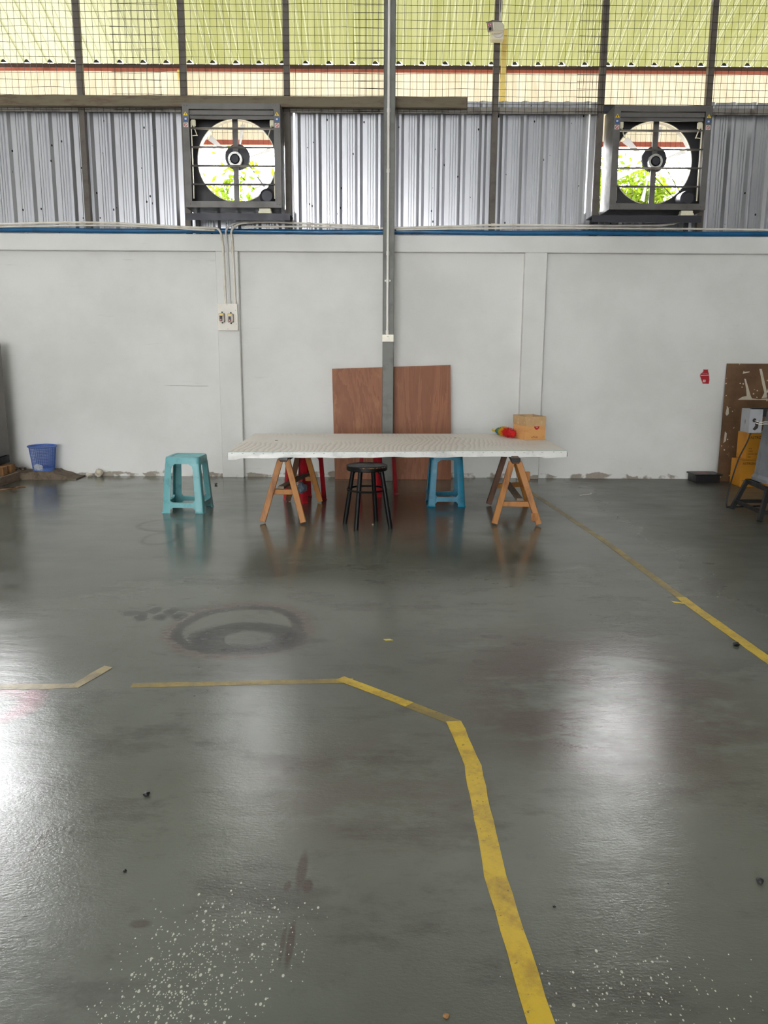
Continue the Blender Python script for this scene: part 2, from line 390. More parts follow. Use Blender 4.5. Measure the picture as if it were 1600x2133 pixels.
def m_tabletop():
    g = G('pale washed table board')
    x, y, z = g.xyz()
    ph = g.math('ADD', g.math('MULTIPLY', x, 24.0), g.math('MULTIPLY', g.noise(0.8, 4, 0.55, g.scale((1, .6, 1))), 12.0))
    lines = g.math('FRACT', ph)
    mask = g.rng(g.noise(0.9, 3, 0.5, g.scale((1, 1, 1), (1.3, 0, 0))), 0.42, 0.62)
    c = g.mix(g.math('MULTIPLY', g.math('MULTIPLY', g.rng(lines, 0.25, 1), mask), 0.45), srgb(224, 216, 205), srgb(164, 145, 128))
    c = g.mix(g.math('MULTIPLY', g.rng(g.noise(3, 5, 0.7), 0.52, 0.72), 0.4), c, srgb(200, 186, 174))
    g.base(c).rough(0.5)
    return g.m
M['tabletop'] = m_tabletop()

def m_tape(name, c, d, w=0.5):
    g = G(name)
    k = g.mix(g.rng(g.noise(6, 6, 0.75, g.scale((1, 1, 1))), 0.5 - w * .18, 0.75 - w * .15), srgb(*c), srgb(*d))
    k = g.mix(g.math('MULTIPLY', g.rng(g.noise(45, 3, 0.7), 0.62, 0.7), 0.8), k, srgb(70, 58, 28))
    g.base(k).rough(0.34)
    g.bump(g.noise(30, 4, 0.6), 0.2, 0.004)
    return g.m
M['tape_y'] = m_tape('yellow floor tape', (204, 172, 32), (160, 130, 34))
M['tape_old'] = m_tape('worn yellow floor tape', (160, 134, 44), (116, 100, 50), 1.0)
M['tape_dirty'] = m_tape('worn tan floor tape', (158, 140, 92), (112, 96, 66), 0.6)

def m_chip():
    g = G('brown hardboard'); x, y, z = g.xyz()
    c = g.mix(g.rng(g.noise(4, 5, 0.6), 0.35, 0.7), srgb(112, 82, 54), srgb(88, 62, 40))
    sp = g.math('MULTIPLY', g.math('LESS_THAN', g.voro(24), 0.20), g.math('GREATER_THAN', g.noise(7, 2), 0.52))
    c = g.mix(sp, c, srgb(196, 176, 148))
    c = g.mix(g.math('MULTIPLY', g.rng(g.noise(12, 6, 0.8, g.scale((1, 1, .35))), 0.66, 0.72), 0.7), c, srgb(180, 136, 88))
    g.base(c).rough(0.7)
    return g.m
M['chip'] = m_chip()

# ------------------------------------------------------------------ setting
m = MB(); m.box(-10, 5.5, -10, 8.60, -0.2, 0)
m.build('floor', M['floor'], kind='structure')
m = MB(); m.box(-14, 14, 8.72, 40, -0.3, -0.1)
m.build('ground_outside', M['soil'], kind='structure')
# back wall: recessed panel, proud pilasters and a proud ring beam on top
m = MB(); m.box(-10, 5.5, 8.565, 8.70, 0, 2.46)
m.build('wall_back', M['wall'], kind='structure')
m = MB(); m.box(-10, 5.5, 8.49, 8.5649, 2.296, 2.46, 0.006)
m.build('trim_1', M['wall'], kind='structure')
n_t = 2
for xc, w in ((-1.595, .226), (1.517, .226), (-4.70, .226), (4.62, .226), (-7.8, .226)):
    m = MB(); m.box(xc - w / 2, xc + w / 2, 8.49, 8.5649, 0, 2.2955, 0.006)
    m.build('trim_%d' % n_t, M['wall'], kind='structure'); n_t += 1
m = MB(); m.box(-10.15, -10, 5, 8.7, 0, 6.8); m.build('wall_left', M['shed'], kind='structure')
m = MB(); m.box(-10.15, -10, -10, 5, 0, 6.8); m.build('wall_left_front', M['wall'], kind='structure')
m = MB(); m.box(5.5, 5.65, 4.5, 8.7, 0, 6.8); m.box(5.5, 5.65, -10, 4.5, 0, 3.6); m.build('added_wall_right', M['shed'], kind='structure')  # added wall out of view, dark and close to block light from the right
m = MB(); m.box(5.5, 5.65, -10, 4.5, 3.6, 6.8); m.build('added_wall_right_upper', M['wall'], kind='structure')  # added pale part out of view, for the corrugated sheets to reflect
m = MB(); SKY = [(-8.2, -7.2, 3), (-4.2, -3.2, 3), (-0.4, 0.6, 3), (2.6, 3.8, 1.6), (4.9, 6.1, -0.6), (6.9, 8.2, -1.4)]; ya = -10
for a, b, xe in SKY:
    m.box(-10.15, 5.65, ya, a, 6.8, 6.9); m.box(-10.15, -9, a, b, 6.8, 6.9); m.box(xe, 5.65, a, b, 6.8, 6.9); ya = b
m.box(-10.15, 5.65, ya, 8.75, 6.8, 6.9)
m.build('ceiling', M['roof'], kind='structure')
for i, (a, b, xe) in enumerate(SKY):
    m = MB(); m.box(-9.05, xe + .05, a - .05, b + .05, 6.905, 6.907); m.build('window_%d' % (i + 1), M['skylight'], kind='structure')
m = MB(); m.box(-10, -6, -10.15, -10, 0, 6.8); m.box(1, 5.5, -10.15, -10, 0, 6.8); m.box(-6, 1, -10.15, -10, 4.2, 6.8); m.build('wall_front', M['wall'], kind='structure')
m = MB(); m.box(-10, 5.5, 8.60, 8.66, 4.72, 6.8); m.build('wall_upper', M['roof'], kind='structure')

# corrugated sheets of the upper wall
def corr_profile(x0, x1, per=0.205, d=0.026, minor=True):
    pts = []; x = x0
    k = math.floor(x0 / per)
    prof = [(0.0, 0), (0.022, 0), (0.026, .004), (0.030, 0), (0.048, 0), (0.052, .004), (0.056, 0), (0.074, 0), (0.078, .004), (0.082, 0),
            (0.100, 0), (0.128, d), (0.152, d), (0.180, 0)]
    while k * per < x1:
        for a, h in prof:
            xx = k * per + a
            if x0 <= xx <= x1: pts.append((xx, h))
        k += 1
    if pts[0][0] > x0 + 1e-4: pts.insert(0, (x0, pts[0][1]))
    if pts[-1][0] < x1 - 1e-4: pts.append((x1, pts[-1][1]))
    return pts

def sheet(x0, x1, z0, z1, y=8.615, name='wall_cladding'):
    m = MB(); P = corr_profile(x0, x1)
    t = 0.0012
    front = [(m.bm.verts.new((x, y - h, z0)), m.bm.verts.new((x, y - h, z1))) for x, h in P]
    back = [(m.bm.verts.new((x, y - h + t, z0)), m.bm.verts.new((x, y - h + t, z1))) for x, h in P]
    for s in (front, back):
        for a, b in zip(s, s[1:]): m.bm.faces.new((a[0], b[0], b[1], a[1]))
    for s in (0, 1):
        for i in range(len(P) - 1): m.bm.faces.new((front[i][s], front[i + 1][s], back[i + 1][s], back[i][s]))
    return m.build(name, M['galv'], kind='structure')
ZB, ZT = 2.462, 3.735
for x0, x1, z0, z1 in ((-10, -6.05, ZB, ZT), (-3.99, -1.97, ZB, ZT), (-1.97, -0.955, ZB, 2.715), (-0.955, 2.085, ZB, ZT), (2.085, 3.14, ZB, 2.715), (3.14, 5.5, ZB, ZT)):
    sheet(x0, x1, z0, z1)

# thin steel posts of the upper wall
POSTS = [(-2.978, 'thin steel post standing left of both fans, crossing the corrugated sheets'),
         (-1.973, 'thin steel post behind the left edge of the left exhaust fan'),
         (-0.968, 'thin steel post just right of the left exhaust fan'),
         (1.066, 'thin steel post below the security camera'),
         (2.099, 'thin steel post just left of the right exhaust fan'),
         (3.145, 'thin steel post behind the right edge of the right exhaust fan')]
for x, lab in POSTS:
    m = MB(); m.box(x - .029, x + .029, 8.525, 8.585, 2.461, 4.80, 0.003)
    m.build('steel_post', M['post_steel'], base=(x, 8.555, 2.461), label=lab, cat='post', group='thin steel posts of the upper wall')
for x in (-4.02, -6.1, 4.18, 5.2):
    m = MB(); m.box(x - .029, x + .029, 8.525, 8.585, 2.461, 4.80)
    m.build('trim_%d' % n_t, M['post_steel'], kind='structure'); n_t += 1
# angle iron on the sheet tops, one length per bay
BAYS = [(-3.99, -3.01), (-2.945, -2.005), (-0.935, 1.035), (1.098, 2.068), (3.177, 4.15)]
for a, b in BAYS:
    m = MB(); m.box(a, b, 8.536, 8.542, 3.603, 3.662); m.box(a, b, 8.542, 8.575, 3.656, 3.662)
    m.build('trim_%d' % n_t, M['angle'], kind='structure'); n_t += 1
for a, b in ((-2.005, -0.935), (2.068, 3.177)):
    m = MB(); m.box(a + .062, b - .062, 8.545, 8.575, 3.612, 3.69)
    m.build('trim_%d' % n_t, M['dark_metal'], kind='structure'); n_t += 1

# main column
t = thing('steel_column', (0.031, 8.35, 0), 'tall grey steel column in front of the plywood, running up out of the mesh window', 'column')
m = MB(); m.box(-0.024, 0.088, 8.298, 8.405, 0, 6.79, 0.004); m.build('column_shaft', mat('grey green column paint', (112, 113, 106), .5, 0, scale=7, dark=(92, 89, 82)), t)
m = MB(); m.box(-0.024, -0.016, 8.290, 8.2975, 1.50, 6.79); m.box(0.080, 0.088, 8.290, 8.2975, 1.50, 6.79)
m.build('flange_lip', M['grey_steel'], t)
# purlin beam
t = thing('steel_beam', (-1.6, 8.47, 3.625), 'long weathered brown steel beam lying across above the left fan, cut off right of the column', 'beam')
m = MB(); m.box(-6.0, 0.777, 8.435, 8.492, 3.627, 3.725, 0.003)
m.build('beam_web', M['beam_rust'], t)
m = MB(); m.box(0.7775, 0.782, 8.435, 8.492, 3.627, 3.725); m.build('end_plate', M['beam_rust'], t)

# welded wire mesh
def wire_mesh(x0, x1, z0, z1, y, label, sx=.0622, sz=.0672, r=.0019, ph=0.0, sag=.006):
    m = MB()
    def strip(pts):
        m.tube(pts, r, 4, False)
    x = x0 + ph
    while x <= x1:
        j = random.uniform(-.004, .004)
        strip([(x + j, y, z0), (x - j + random.uniform(-.003, .003), y, (z0 + z1) / 2), (x + j * .5, y, z1)])
        x += sx
    z = z0 + .015
    while z <= z1:
        n = 7
        j = [random.uniform(-1, 1) * sag for _ in range(n + 1)]
        strip([(x0 - .012 + (x1 - x0 + .024) * k / n, y - .0038, z + j[k]) for k in range(n + 1)])
        z += sz
    m.build('wire_mesh_panel', M['wire'], base=((x0 + x1) / 2, y, z0), label=label, cat='wire mesh', group='welded wire mesh panels')
wire_mesh(-4.0, -2.19, 3.60, 4.78, 8.517, 'wire mesh panel at the far left above the corrugated sheets, left of both fans')
wire_mesh(-2.64, -0.03, 3.60, 4.78, 8.506, 'wire mesh panel above the left exhaust fan, ending at the column', ph=.021)
wire_mesh(-0.30, 2.11, 3.60, 4.78, 8.517, 'wire mesh panel right of the column, behind the security camera', ph=.035)
wire_mesh(1.86, 4.9, 3.60, 4.78, 8.506, 'wire mesh panel above the right exhaust fan', ph=.012)

# ------------------------------------------------------------------ exhaust fans
def fan(xc, label, side, belts):
    x0, x1, z0, z1, y0, y1 = xc - .463, xc + .463, 2.672, 3.606, 8.25, 8.595
    t = thing('exhaust_fan', (xc, 8.42, z0), label, 'exhaust fan', 'square exhaust fans in the upper wall')
    s = .012
    m = MB()
    m.box(x0, x1, y0, y1, z1 - s, z1); m.box(x0, x1, y0, y1, z0, z0 + s)
    m.box(x0, x0 + s, y0, y1, z0 + s, z1 - s); m.box(x1 - s, x1, y0, y1, z0 + s, z1 - s)
    m.build('housing', M['fan_metal'], t)
    m = MB(); yf = y0 - .003
    m.box(x0, x0 + .062, yf, y0, z0, z1); m.box(x1 - .062, x1, yf, y0, z0, z1)
    m.box(x0 + .062, x1 - .062, yf, y0, z1 - .052, z1); m.box(x0 + .062, x1 - .062, yf, y0, z0, z0 + .057)
    for xx in (x0 + .02, x0 + .045, x1 - .02, x1 - .045):
        for zz in (z1 - .02, z0 + .03):
            m.lathe([(0, -.004), (.005, -.003), (.006, 0)], (xx, yf, zz), 8, 'y')
    m.build('front_frame', M['fan_metal'], t)
    # back sheet with round opening
    cz = 3.147; R = .382; yb = 8.5; n = 64
    m = MB(); c = [m.bm.verts.new((xc + R * math.cos(2 * PI * k / n), yb, cz + R * math.sin(2 * PI * k / n))) for k in range(n)]
    def sq(a):
        ca, sa = math.cos(a), math.sin(a)
        tx = 1e9 if abs(ca) < 1e-6 else ((x1 - s - xc) if ca > 0 else (x0 + s - xc)) / ca
        tz = 1e9 if abs(sa) < 1e-6 else ((z1 - s - cz) if sa > 0 else (z0 + s - cz)) / sa
        q = min(tx, tz); return (xc + ca * q, yb, cz + sa * q)
    e = [m.bm.verts.new(sq(2 * PI * k / n)) for k in range(n)]
    for k in range(n): m.bm.faces.new((c[k], c[(k + 1) % n], e[(k + 1) % n], e[k]))
    m.build('back_panel', M['fan_back'], t)
    m = MB(); m.lathe([(R, -.012), (R + .007, -.012), (R + .007, .0), (R, .0), (R, -.012)], (xc, yb, cz), 64, 'y')
    m.build('fan_ring', M['cream_plastic'], t, smooth=True)
    m = MB(); m.lathe([(R + .001, .001), (R + .006, .001), (R + .006, .075), (R + .001, .075), (R + .001, .001)], (xc, yb, cz), 64, 'y')
    m.build('venturi', M['fan_metal'], t, smooth=True)
    # louvres, open: seen nearly on edge
    for k in range(4):
        zz = 3.395 - .168 * k
        m = MB(); m.bar((x0 + .05, 8.30, zz), (x1 - .05, 8.30, zz), .038, .004, 0.0, up=(0, .22, 1))
        m.tube([(x0 + .045, 8.272, zz - .007), (x1 - .045, 8.272, zz - .007)], .004, 6)
        m.build('louver_slat', M['fan_metal'], t)
    for k in range(2):
        m = MB(); m.box(x0 + .065, x1 - .065, 8.262 + .02 * k, 8.275 + .02 * k, 3.505 + .0 * k - .03 * k, 3.548 - .03 * k, .003)
        m.build('louver_slat', M['fan_metal'], t)
    for sx, w in ((side, 1), (-side, 0)):
        xx = xc + sx * .375
        m = MB()
        if w:
            m.box(xx + sx * .012, xx + sx * .022, 8.29, 8.297, 2.76, 3.46)
        else:
            m.box(xx + sx * .012, xx + sx * .022, 8.29, 8.297, 2.76, 2.98)
        m.build('linkage_bar', M['cream_plastic'], t)
        m = MB(); m.box(xx - .02, xx + .02, 8.30, 8.33, 3.42, 3.475, .004)
        m.bar((xx, 8.30, 3.43), (xx - sx * .035, 8.30, 3.33), .018, .006)
        if w: m.bar((xx - sx * .04, 8.30, 3.335), (xx + sx * .01, 8.30, 3.33), .006, .006)
        m.build('counterweight', M['cream_plastic'], t)
    # bearing bar, pulley, hub, blades
    m = MB(); m.box(xc - .026, xc + .026, 8.435, 8.455, z0 + s, z1 - s); m.build('support_bar', M['fan_metal'], t)
    m = MB(); m.lathe([(0, 0), (.02, 0), (.118, .004), (.122, .012), (.112, .020), (.122, .028), (.118, .036), (0, .036)], (xc + .01, 8.458, cz + .03), 40, 'y'); m.build('pulley', M['dark_metal'], t, smooth=True)
    m = MB(); m.lathe([(.048, -.05), (.068, -.05), (.070, 0), (.048, 0), (.048, -.05)], (xc - .02 + .02, 8.435, cz - .005), 32, 'y'); m.build('bearing_ring', M['bright_metal'], t, smooth=True)
    m = MB(); m.lathe([(0, -.062), (.036, -.06), (.042, -.045), (.042, 0)], (xc, 8.435, cz - .005), 24, 'y'); m.build('shaft_cap', M['dark_metal'], t, smooth=True)
    for k in range(6):
        a = 2 * PI * k / 6 + .35
        m = MB(); N = 6; q = []
        for i in range(N + 1):
            r = .10 + .25 * i / N; w = .022 + .030 * (i / N); tw = math.radians(70 - 12 * i / N)
            ca, sa = math.cos(a), math.sin(a)
            for sgn in (-1, 1):
                u = sgn * w * math.cos(tw); d = sgn * w * math.sin(tw)
                q.append((xc + r * ca - u * sa, 8.535 + d * .6, cz + r * sa + u * ca))
        vs = [m.bm.verts.new(p) for p in q]
        fs = [m.bm.faces.new((vs[2 * i], vs[2 * i + 2], vs[2 * i + 3], vs[2 * i + 1])) for i in range(N)]
        bmesh.ops.solidify(m.bm, geom=fs, thickness=.0016)
        m.build('fan_blade', M['blade'], t)
    mx, mz = xc + .315, z0 + .115
    m = MB(); m.lathe([(0, -.10), (.05, -.10), (.075, -.08), (.08, -.02), (.08, .06), (0, .06)], (mx, 8.40, mz), 28, 'y'); m.build('motor', M['dark_metal'], t, smooth=True)
    for (ax, az), (bx, bz) in (((xc + .115, cz - .03), (mx + .028, mz + .012)), ((xc - .02, cz - .09), (mx - .028, mz - .02))):
        m = MB(); m.tube([(ax, 8.476, az), (bx, 8.476, bz)], .004, 6); m.build('drive_belt', M['black'], t)
    m = MB(); m.tube([(mx, 8.46, mz), (mx, 8.49, mz)], .03, 16); m.build('motor_pulley', M['dark_metal'], t)
    # safety stickers on the front stiles
    for xx in (x0 + .031, x1 - .031):
        m = MB(); zt = z1 - .075
        m.prism([(xx - .022, yf - .0005, zt - .034), (xx + .022, yf - .0005, zt - .034), (xx, yf - .0005, zt)], (0, -.0008, 0))
        m.build('warning_sticker', M['yellow'], t)
        m = MB(); m.box(xx - .003, xx + .003, yf - .0020, yf - .0014, zt - .030, zt - .012); m.build('warning_mark', M['ink'], t)
        m = MB(); m.lathe([(0, -.0009), (.022, -.0009), (.022, 0)], (xx, yf - .0004, zt - .065), 20, 'y'); m.build('warning_sticker', M['sticker_blue'], t)
        m = MB(); m.box(xx - .009, xx + .009, yf - .0020, yf - .0014, zt - .073, zt - .057); m.build('warning_mark', M['sticker_white'], t)
        m = MB(); m.box(xx - .022, xx + .022, yf - .0012, yf - .0004, zt - .138, zt - .098); m.build('warning_sticker', M['sticker_white'], t)
        m = MB(); m.lathe([(.011, -.0009), (.016, -.0009), (.016, 0)], (xx, yf - .0013, zt - .118), 16, 'y'); m.bar((xx - .009, yf - .0018, zt - .109), (xx + .009, yf - .0018, zt - .127), .004, .0006, up=(0, 1, 0)); m.build('warning_mark', M['sticker_red'], t)
    # outer guard
    m = MB(); k = -.40
    while k < .41:
        m.tube([(xc + k, 8.588, z0 + s), (xc + k, 8.588, z1 - s)], .0014, 4, False); k += .05
    for q in range(8): m.tube([(x0 + s, 8.5855, z0 + .1 + .11 * q), (x1 - s, 8.5855, z0 + .1 + .11 * q)], .0014, 4, False)
    m.build('guard', M['wire'], t)
    jx = xc + .295
    m = MB(); m.box(jx - .055, jx + .06, 8.262, 8.33, z0 - .042, z0 - .004, .004); m.box(jx - .062, jx + .067, 8.255, 8.335, z0 - .050, z0 - .030, .003)
    m.build('junction_box', M['cream_plastic'], t, label='cream junction box under the fan')
    return t
fan(-1.465, 'square exhaust fan in the upper wall left of the column, white glare in its opening', -1, True)
fan(2.62, 'square exhaust fan in the upper wall right of the column and the security camera', 1, True)
for xa, xb, lab, px in ((-1.935, -0.925, 'dark steel support rail under the left exhaust fan', -.99), (2.0, 3.06, 'dark steel support rail under the right exhaust fan', 2.9)):
    t = thing('support_rail', ((xa + xb) / 2, 8.35, 2.57), lab, 'bracket', 'support rails under the fans')
    m = MB(); m.box(xa, xb, 8.262, 8.522, 2.612, 2.620); m.box(xa, xb, 8.255, 8.2615, 2.556, 2.620)
    m.build('rail', M['dark_metal'], t)
    for xx in (xa + .06, xb - .06):
        m = MB(); m.box(xx - .02, xx + .02, 8.486, 8.521, 2.462, 2.6115); m.build('bracket_leg', M['dark_metal'], t)

# ------------------------------------------------------------------ pipes and electrics
m = MB(); pts = [(-6 + .4 * k, 8.4955, 2.4835 + .004 * math.sin(k * 1.3) + .004) for k in range(31)]
m.tube(pts, .0235, 14)
m.build('water_pipe', M['blue_pipe'], smooth=True, base=(0, 8.4955, 2.46), label='long blue water pipe lying along the top of the white wall', cat='pipe')

def smooth_path(pts, n=6):
    P = [Vector(p) for p in pts]; out = []
    for i in range(len(P) - 1):
        p0, p1, p2, p3 = P[max(i - 1, 0)], P[i], P[i + 1], P[min(i + 2, len(P) - 1)]
        for k in range(n):
            t = k / n
            out.append(0.5 * ((2 * p1) + (-p0 + p2) * t + (2 * p0 - 5 * p1 + 4 * p2 - p3) * t * t + (-p0 + 3 * p1 - 3 * p2 + p3) * t ** 3))
    out.append(P[-1]); return out
def pipe(name, pts, r, m_, label, cat, group=None, n=5, clips=(), coup=()):
    b = pts[len(pts) // 2]
    t = thing(name, b, label, cat, group)
    m = MB(); m.tube(smooth_path(pts, n), r, 10); m.build('tube', m_, t, smooth=True)
    for p, d in coup:
        m = MB(); p = Vector(p); d = Vector(d); m.tube([p - d, p + d], r * 1.45, 10); m.build('coupling', m_, t, smooth=True)
    return t
YC = 8.458
pipe('conduit', [(-5.2, YC, 2.52), (-3.837, YC, 2.539), (-3.119, YC, 2.557), (-2.594, YC, 2.55), (-2.022, YC, 2.521), (-1.736, YC, 2.513), (-1.668, YC, 2.505), (-1.640, YC, 2.464), (-1.63, YC, 2.40), (-1.626, YC + .016, 2.30), (-1.616, YC + .016, 1.781)], .0105, M['conduit'],
     'cream conduit from the far left wall top down into the left of the switch panel', 'conduit', 'cream conduits', coup=[((-1.626, YC + .014, 2.31), (0, 0, .03)), ((-1.617, YC + .016, 1.80), (0, 0, .018))])
pipe('conduit', [(-5.2, YC + .02, 2.50), (-3.84, YC + .012, 2.515), (-2.977, YC + .012, 2.533), (-2.405, YC + .012, 2.524), (-1.85, YC + .008, 2.497), (-1.70, YC + .008, 2.492)], .009, M['conduit'], 'lower cream conduit left of the switch panel, just over the blue pipe', 'conduit', 'cream conduits')
pipe('conduit', [(-1.125, 8.34, 2.628), (-1.14, 8.36, 2.612), (-1.182, 8.43, 2.600), (-1.302, YC, 2.587), (-1.446, YC, 2.568), (-1.545, YC, 2.536), (-1.587, YC, 2.481), (-1.582, YC, 2.40), (-1.582, YC + .016, 2.30), (-1.572, YC + .016, 1.781)], .0105, M['flex'],
     'bent grey conduit from the left fan box down to the middle of the switch panel', 'conduit', 'cream conduits', coup=[((-1.582, YC + .014, 2.33), (0, 0, .03)), ((-1.573, YC + .016, 1.80), (0, 0, .018))])
pipe('conduit', [(-0.064, YC, 2.535), (-0.40, YC, 2.545), (-0.778, YC, 2.558), (-1.159, YC - .002, 2.572), (-1.374, YC - .016, 2.562), (-1.446, YC - .02, 2.55), (-1.504, YC - .02, 2.518), (-1.534, YC - .008, 2.472), (-1.529, YC, 2.40), (-1.529, YC + .016, 2.30), (-1.519, YC + .016, 1.781)], .0105, M['conduit'],
     'cream conduit bending from the wall top down to the right side of the switch panel', 'conduit', 'cream conduits', coup=[((-1.529, YC + .014, 2.31), (0, 0, .03)), ((-1.520, YC + .016, 1.80), (0, 0, .018)), ((-.76, YC, 2.557), (.02, 0, 0))])
pipe('conduit', [(-1.40, YC + .006, 2.524), (-0.779, YC + .008, 2.531), (-0.063, YC + .008, 2.515)], .009, M['conduit'], 'lower cream conduit on the wall top between the switch panel and the column', 'conduit', 'cream conduits')
pipe('conduit', [(-.05, YC, 2.516), (0.105, YC, 2.522), (0.702, YC, 2.539), (1.083, YC, 2.555), (1.896, YC, 2.553), (2.468, YC, 2.557), (2.70, YC - .004, 2.558), (2.80, 8.44, 2.565), (2.886, 8.40, 2.582), (2.925, 8.34, 2.605), (2.925, 8.32, 2.628)], .0105, M['conduit'],
     'cream conduit right of the column rising into the right fan box', 'conduit', 'cream conduits', coup=[((1.07, YC, 2.555), (.02, 0, 0))])
pipe('conduit', [(0.105, YC + .012, 2.507), (0.941, YC + .012, 2.523), (1.897, YC + .012, 2.530), (2.47, YC + .012, 2.530), (3.234, YC + .006, 2.528), (3.81, YC, 2.522), (5.2, YC, 2.515)], .009, M['conduit'], 'lower cream conduit right of the column, running on under the right fan', 'conduit', 'cream conduits')

# switch panel on the left pilaster
t = thing('switch_panel', (-1.594, 8.46, 1.52), 'ivory switch panel with two push button boxes on the left white pilaster', 'switch panel')
m = MB(); m.box(-1.691, -1.497, 8.444, 8.489, 1.522, 1.776, .004); m.build('panel_box', M['panel'], t)
m = MB(); m.box(-1.696, -1.492, 8.438, 8.4435, 1.517, 1.781, .002)
m.build('panel_plate', M['panel'], t)
for xx, zz in ((-1.596, 1.770), (-1.594, 1.531), (-1.510, 1.718), (-1.508, 1.582)):
    m = MB(); m.lathe([(0, -.0015), (.003, -.0015), (.003, 0)], (xx, 8.4376, zz), 10, 'y'); m.build('screw', M['ink'], t)
for xc, zc in ((-1.648, 1.645), (-1.560, 1.640)):
    m = MB(); m.box(xc - .027, xc + .027, 8.385, 8.4375, zc - .044, zc + .044, .005, seg=2); case = m.build('switch_case', M['swgrey'], t)
    m = MB(); m.box(xc - .020, xc + .016, 8.3835, 8.3848, zc + .020, zc + .036); m.build('name_plate', M['swyellow'], case)
    m = MB(); m.box(xc - .016, xc + .010, 8.381, 8.3848, zc - .036, zc + .014); m.build('button_bezel', M['black'], case)
    m = MB(); m.box(xc - .012, xc + .006, 8.376, 8.3808, zc - .032, zc - .014, .002); m.build('red_button', M['red_btn'], case)
    m = MB(); m.box(xc - .012, xc + .006, 8.376, 8.3808, zc - .006, zc + .010, .002); m.build('black_button', M['black'], case)
    m = MB(); m.lathe([(0, -.001), (.004, -.001), (.004, 0)], (xc - .003, 8.3757, zc - .023), 10, 'y'); m.build('button_dot', M['white_btn'], case)
    for q in (.0445, -.058):
        m = MB(); m.box(xc - .005, xc + .008, 8.42, 8.4375, zc + q, zc + q + .0135, .003); m.build('cable_gland', M['black'], case)

# conduit and switch on the column
t = thing('conduit', (.024, 8.28, 2.8), 'straight white conduit running down the front of the steel column to the switch', 'conduit', 'cream conduits')
m = MB(); m.tube([(.024, 8.282, 1.481), (.024, 8.282, 6.7)], .0125, 12); m.build('tube', M['white_conduit'], t, smooth=True)
for z, r in ((1.505, .017), (2.26, .016), (3.02, .016), (3.56, .016), (2.0, .015)):
    m = MB(); m.tube([(.024, 8.282, z - .018), (.024, 8.282, z + .018)], r, 12)
    if z in (2.0,): m.box(-.006, .054, 8.284, 8.296, z - .008, z + .008)
    m.build('coupling', M['white_conduit'], t, smooth=True)
t = thing('wall_switch', (.032, 8.28, 1.41), 'ivory light switch with one rocker at the end of the column conduit', 'switch')
m = MB(); m.box(-.028, .088, 8.262, 8.2895, 1.412, 1.479, .004); m.build('switch_box', M['white_plate'], t)
m = MB(); m.box(-.028, .088, 8.256, 8.2615, 1.410, 1.481, .002); m.build('face_plate', M['white_plate'], t)
m = MB(); m.box(.018, .040, 8.252, 8.2558, 1.430, 1.455, .001); m.build('rocker', M['white_plate'], t)
m = MB(); m.box(.020, .038, 8.2535, 8.2558, 1.459, 1.466); m.build('indicator', M['swgrey'], t)

# security camera
t = thing('security_camera', (1.045, 8.36, 4.21), 'white security camera with twin pink lights on its box, fixed on the mesh window post', 'camera')
m = MB(); m.box(.992, 1.112, 8.40, 8.50, 4.222, 4.352, .006); m.build('junction_box', M['cream_plastic'], t)
m = MB(); m.lathe([(0, -.012), (.048, -.012), (.055, 0), (0, 0)], (1.056, 8.40, 4.287), 28, 'y'); m.build('mount_disc', M['white_conduit'], t, smooth=True)
Mc = Matrix.Translation((1.045, 8.345, 4.302)) @ Matrix.Rotation(math.radians(-46), 4, 'Z') @ Matrix.Rotation(math.radians(12), 4, 'X')
m = MB(); m.box(-.036, .036, -.115, .05, -.042, .042, .012, Mc, 3); body = m.build('camera_body', M['white_plate'], t, smooth=True)
m = MB(); m.box(-.039, .039, -.128, .03, .0425, .048, .002, Mc); m.build('sun_shade', M['fan_metal'], body)
m = MB(); m.box(-.033, .033, -.1185, -.1155, -.038, .038, .001, Mc); m.build('face_plate', M['swgrey'], body)
def loc_lathe(prof, c, n=20):
    m = MB(); m.lathe(prof, c, n, 'y'); m.bm.transform(Mc); return m
loc_lathe([(0, -.003), (.012, -.003), (.014, 0)], (0, -.1185, -.014)).build('lens', M['black'], body)
for sx in (-.012, .012):
    loc_lathe([(.005, -.002), (.0095, -.002), (.0095, 0)], (sx, -.1186, .019)).build('light_ring', M['pink'], body)
    loc_lathe([(0, -.001), (.005, -.001), (.005, 0)], (sx, -.1186, .019)).build('light', M['white_btn'], body)
m = MB(); m.tube([(1.053, 8.365, 4.29), (1.055, 8.39, 4.287)], .014, 10); m.build('arm', M['white_conduit'], t)
m = MB(); m.tube(smooth_path([(1.085, 8.47, 4.35), (1.082, 8.48, 4.45), (1.095, 8.49, 4.6), (1.085, 8.49, 5.3)]), .005, 6); m.build('cable', M['white_conduit'], t)
m = MB(); m.tube(smooth_path([(1.07, 8.47, 4.35), (1.073, 8.48, 4.42), (1.075, 8.49, 4.58), (1.07, 8.49, 5.3)]), .004, 6); m.build('cable', M['flex'], t)

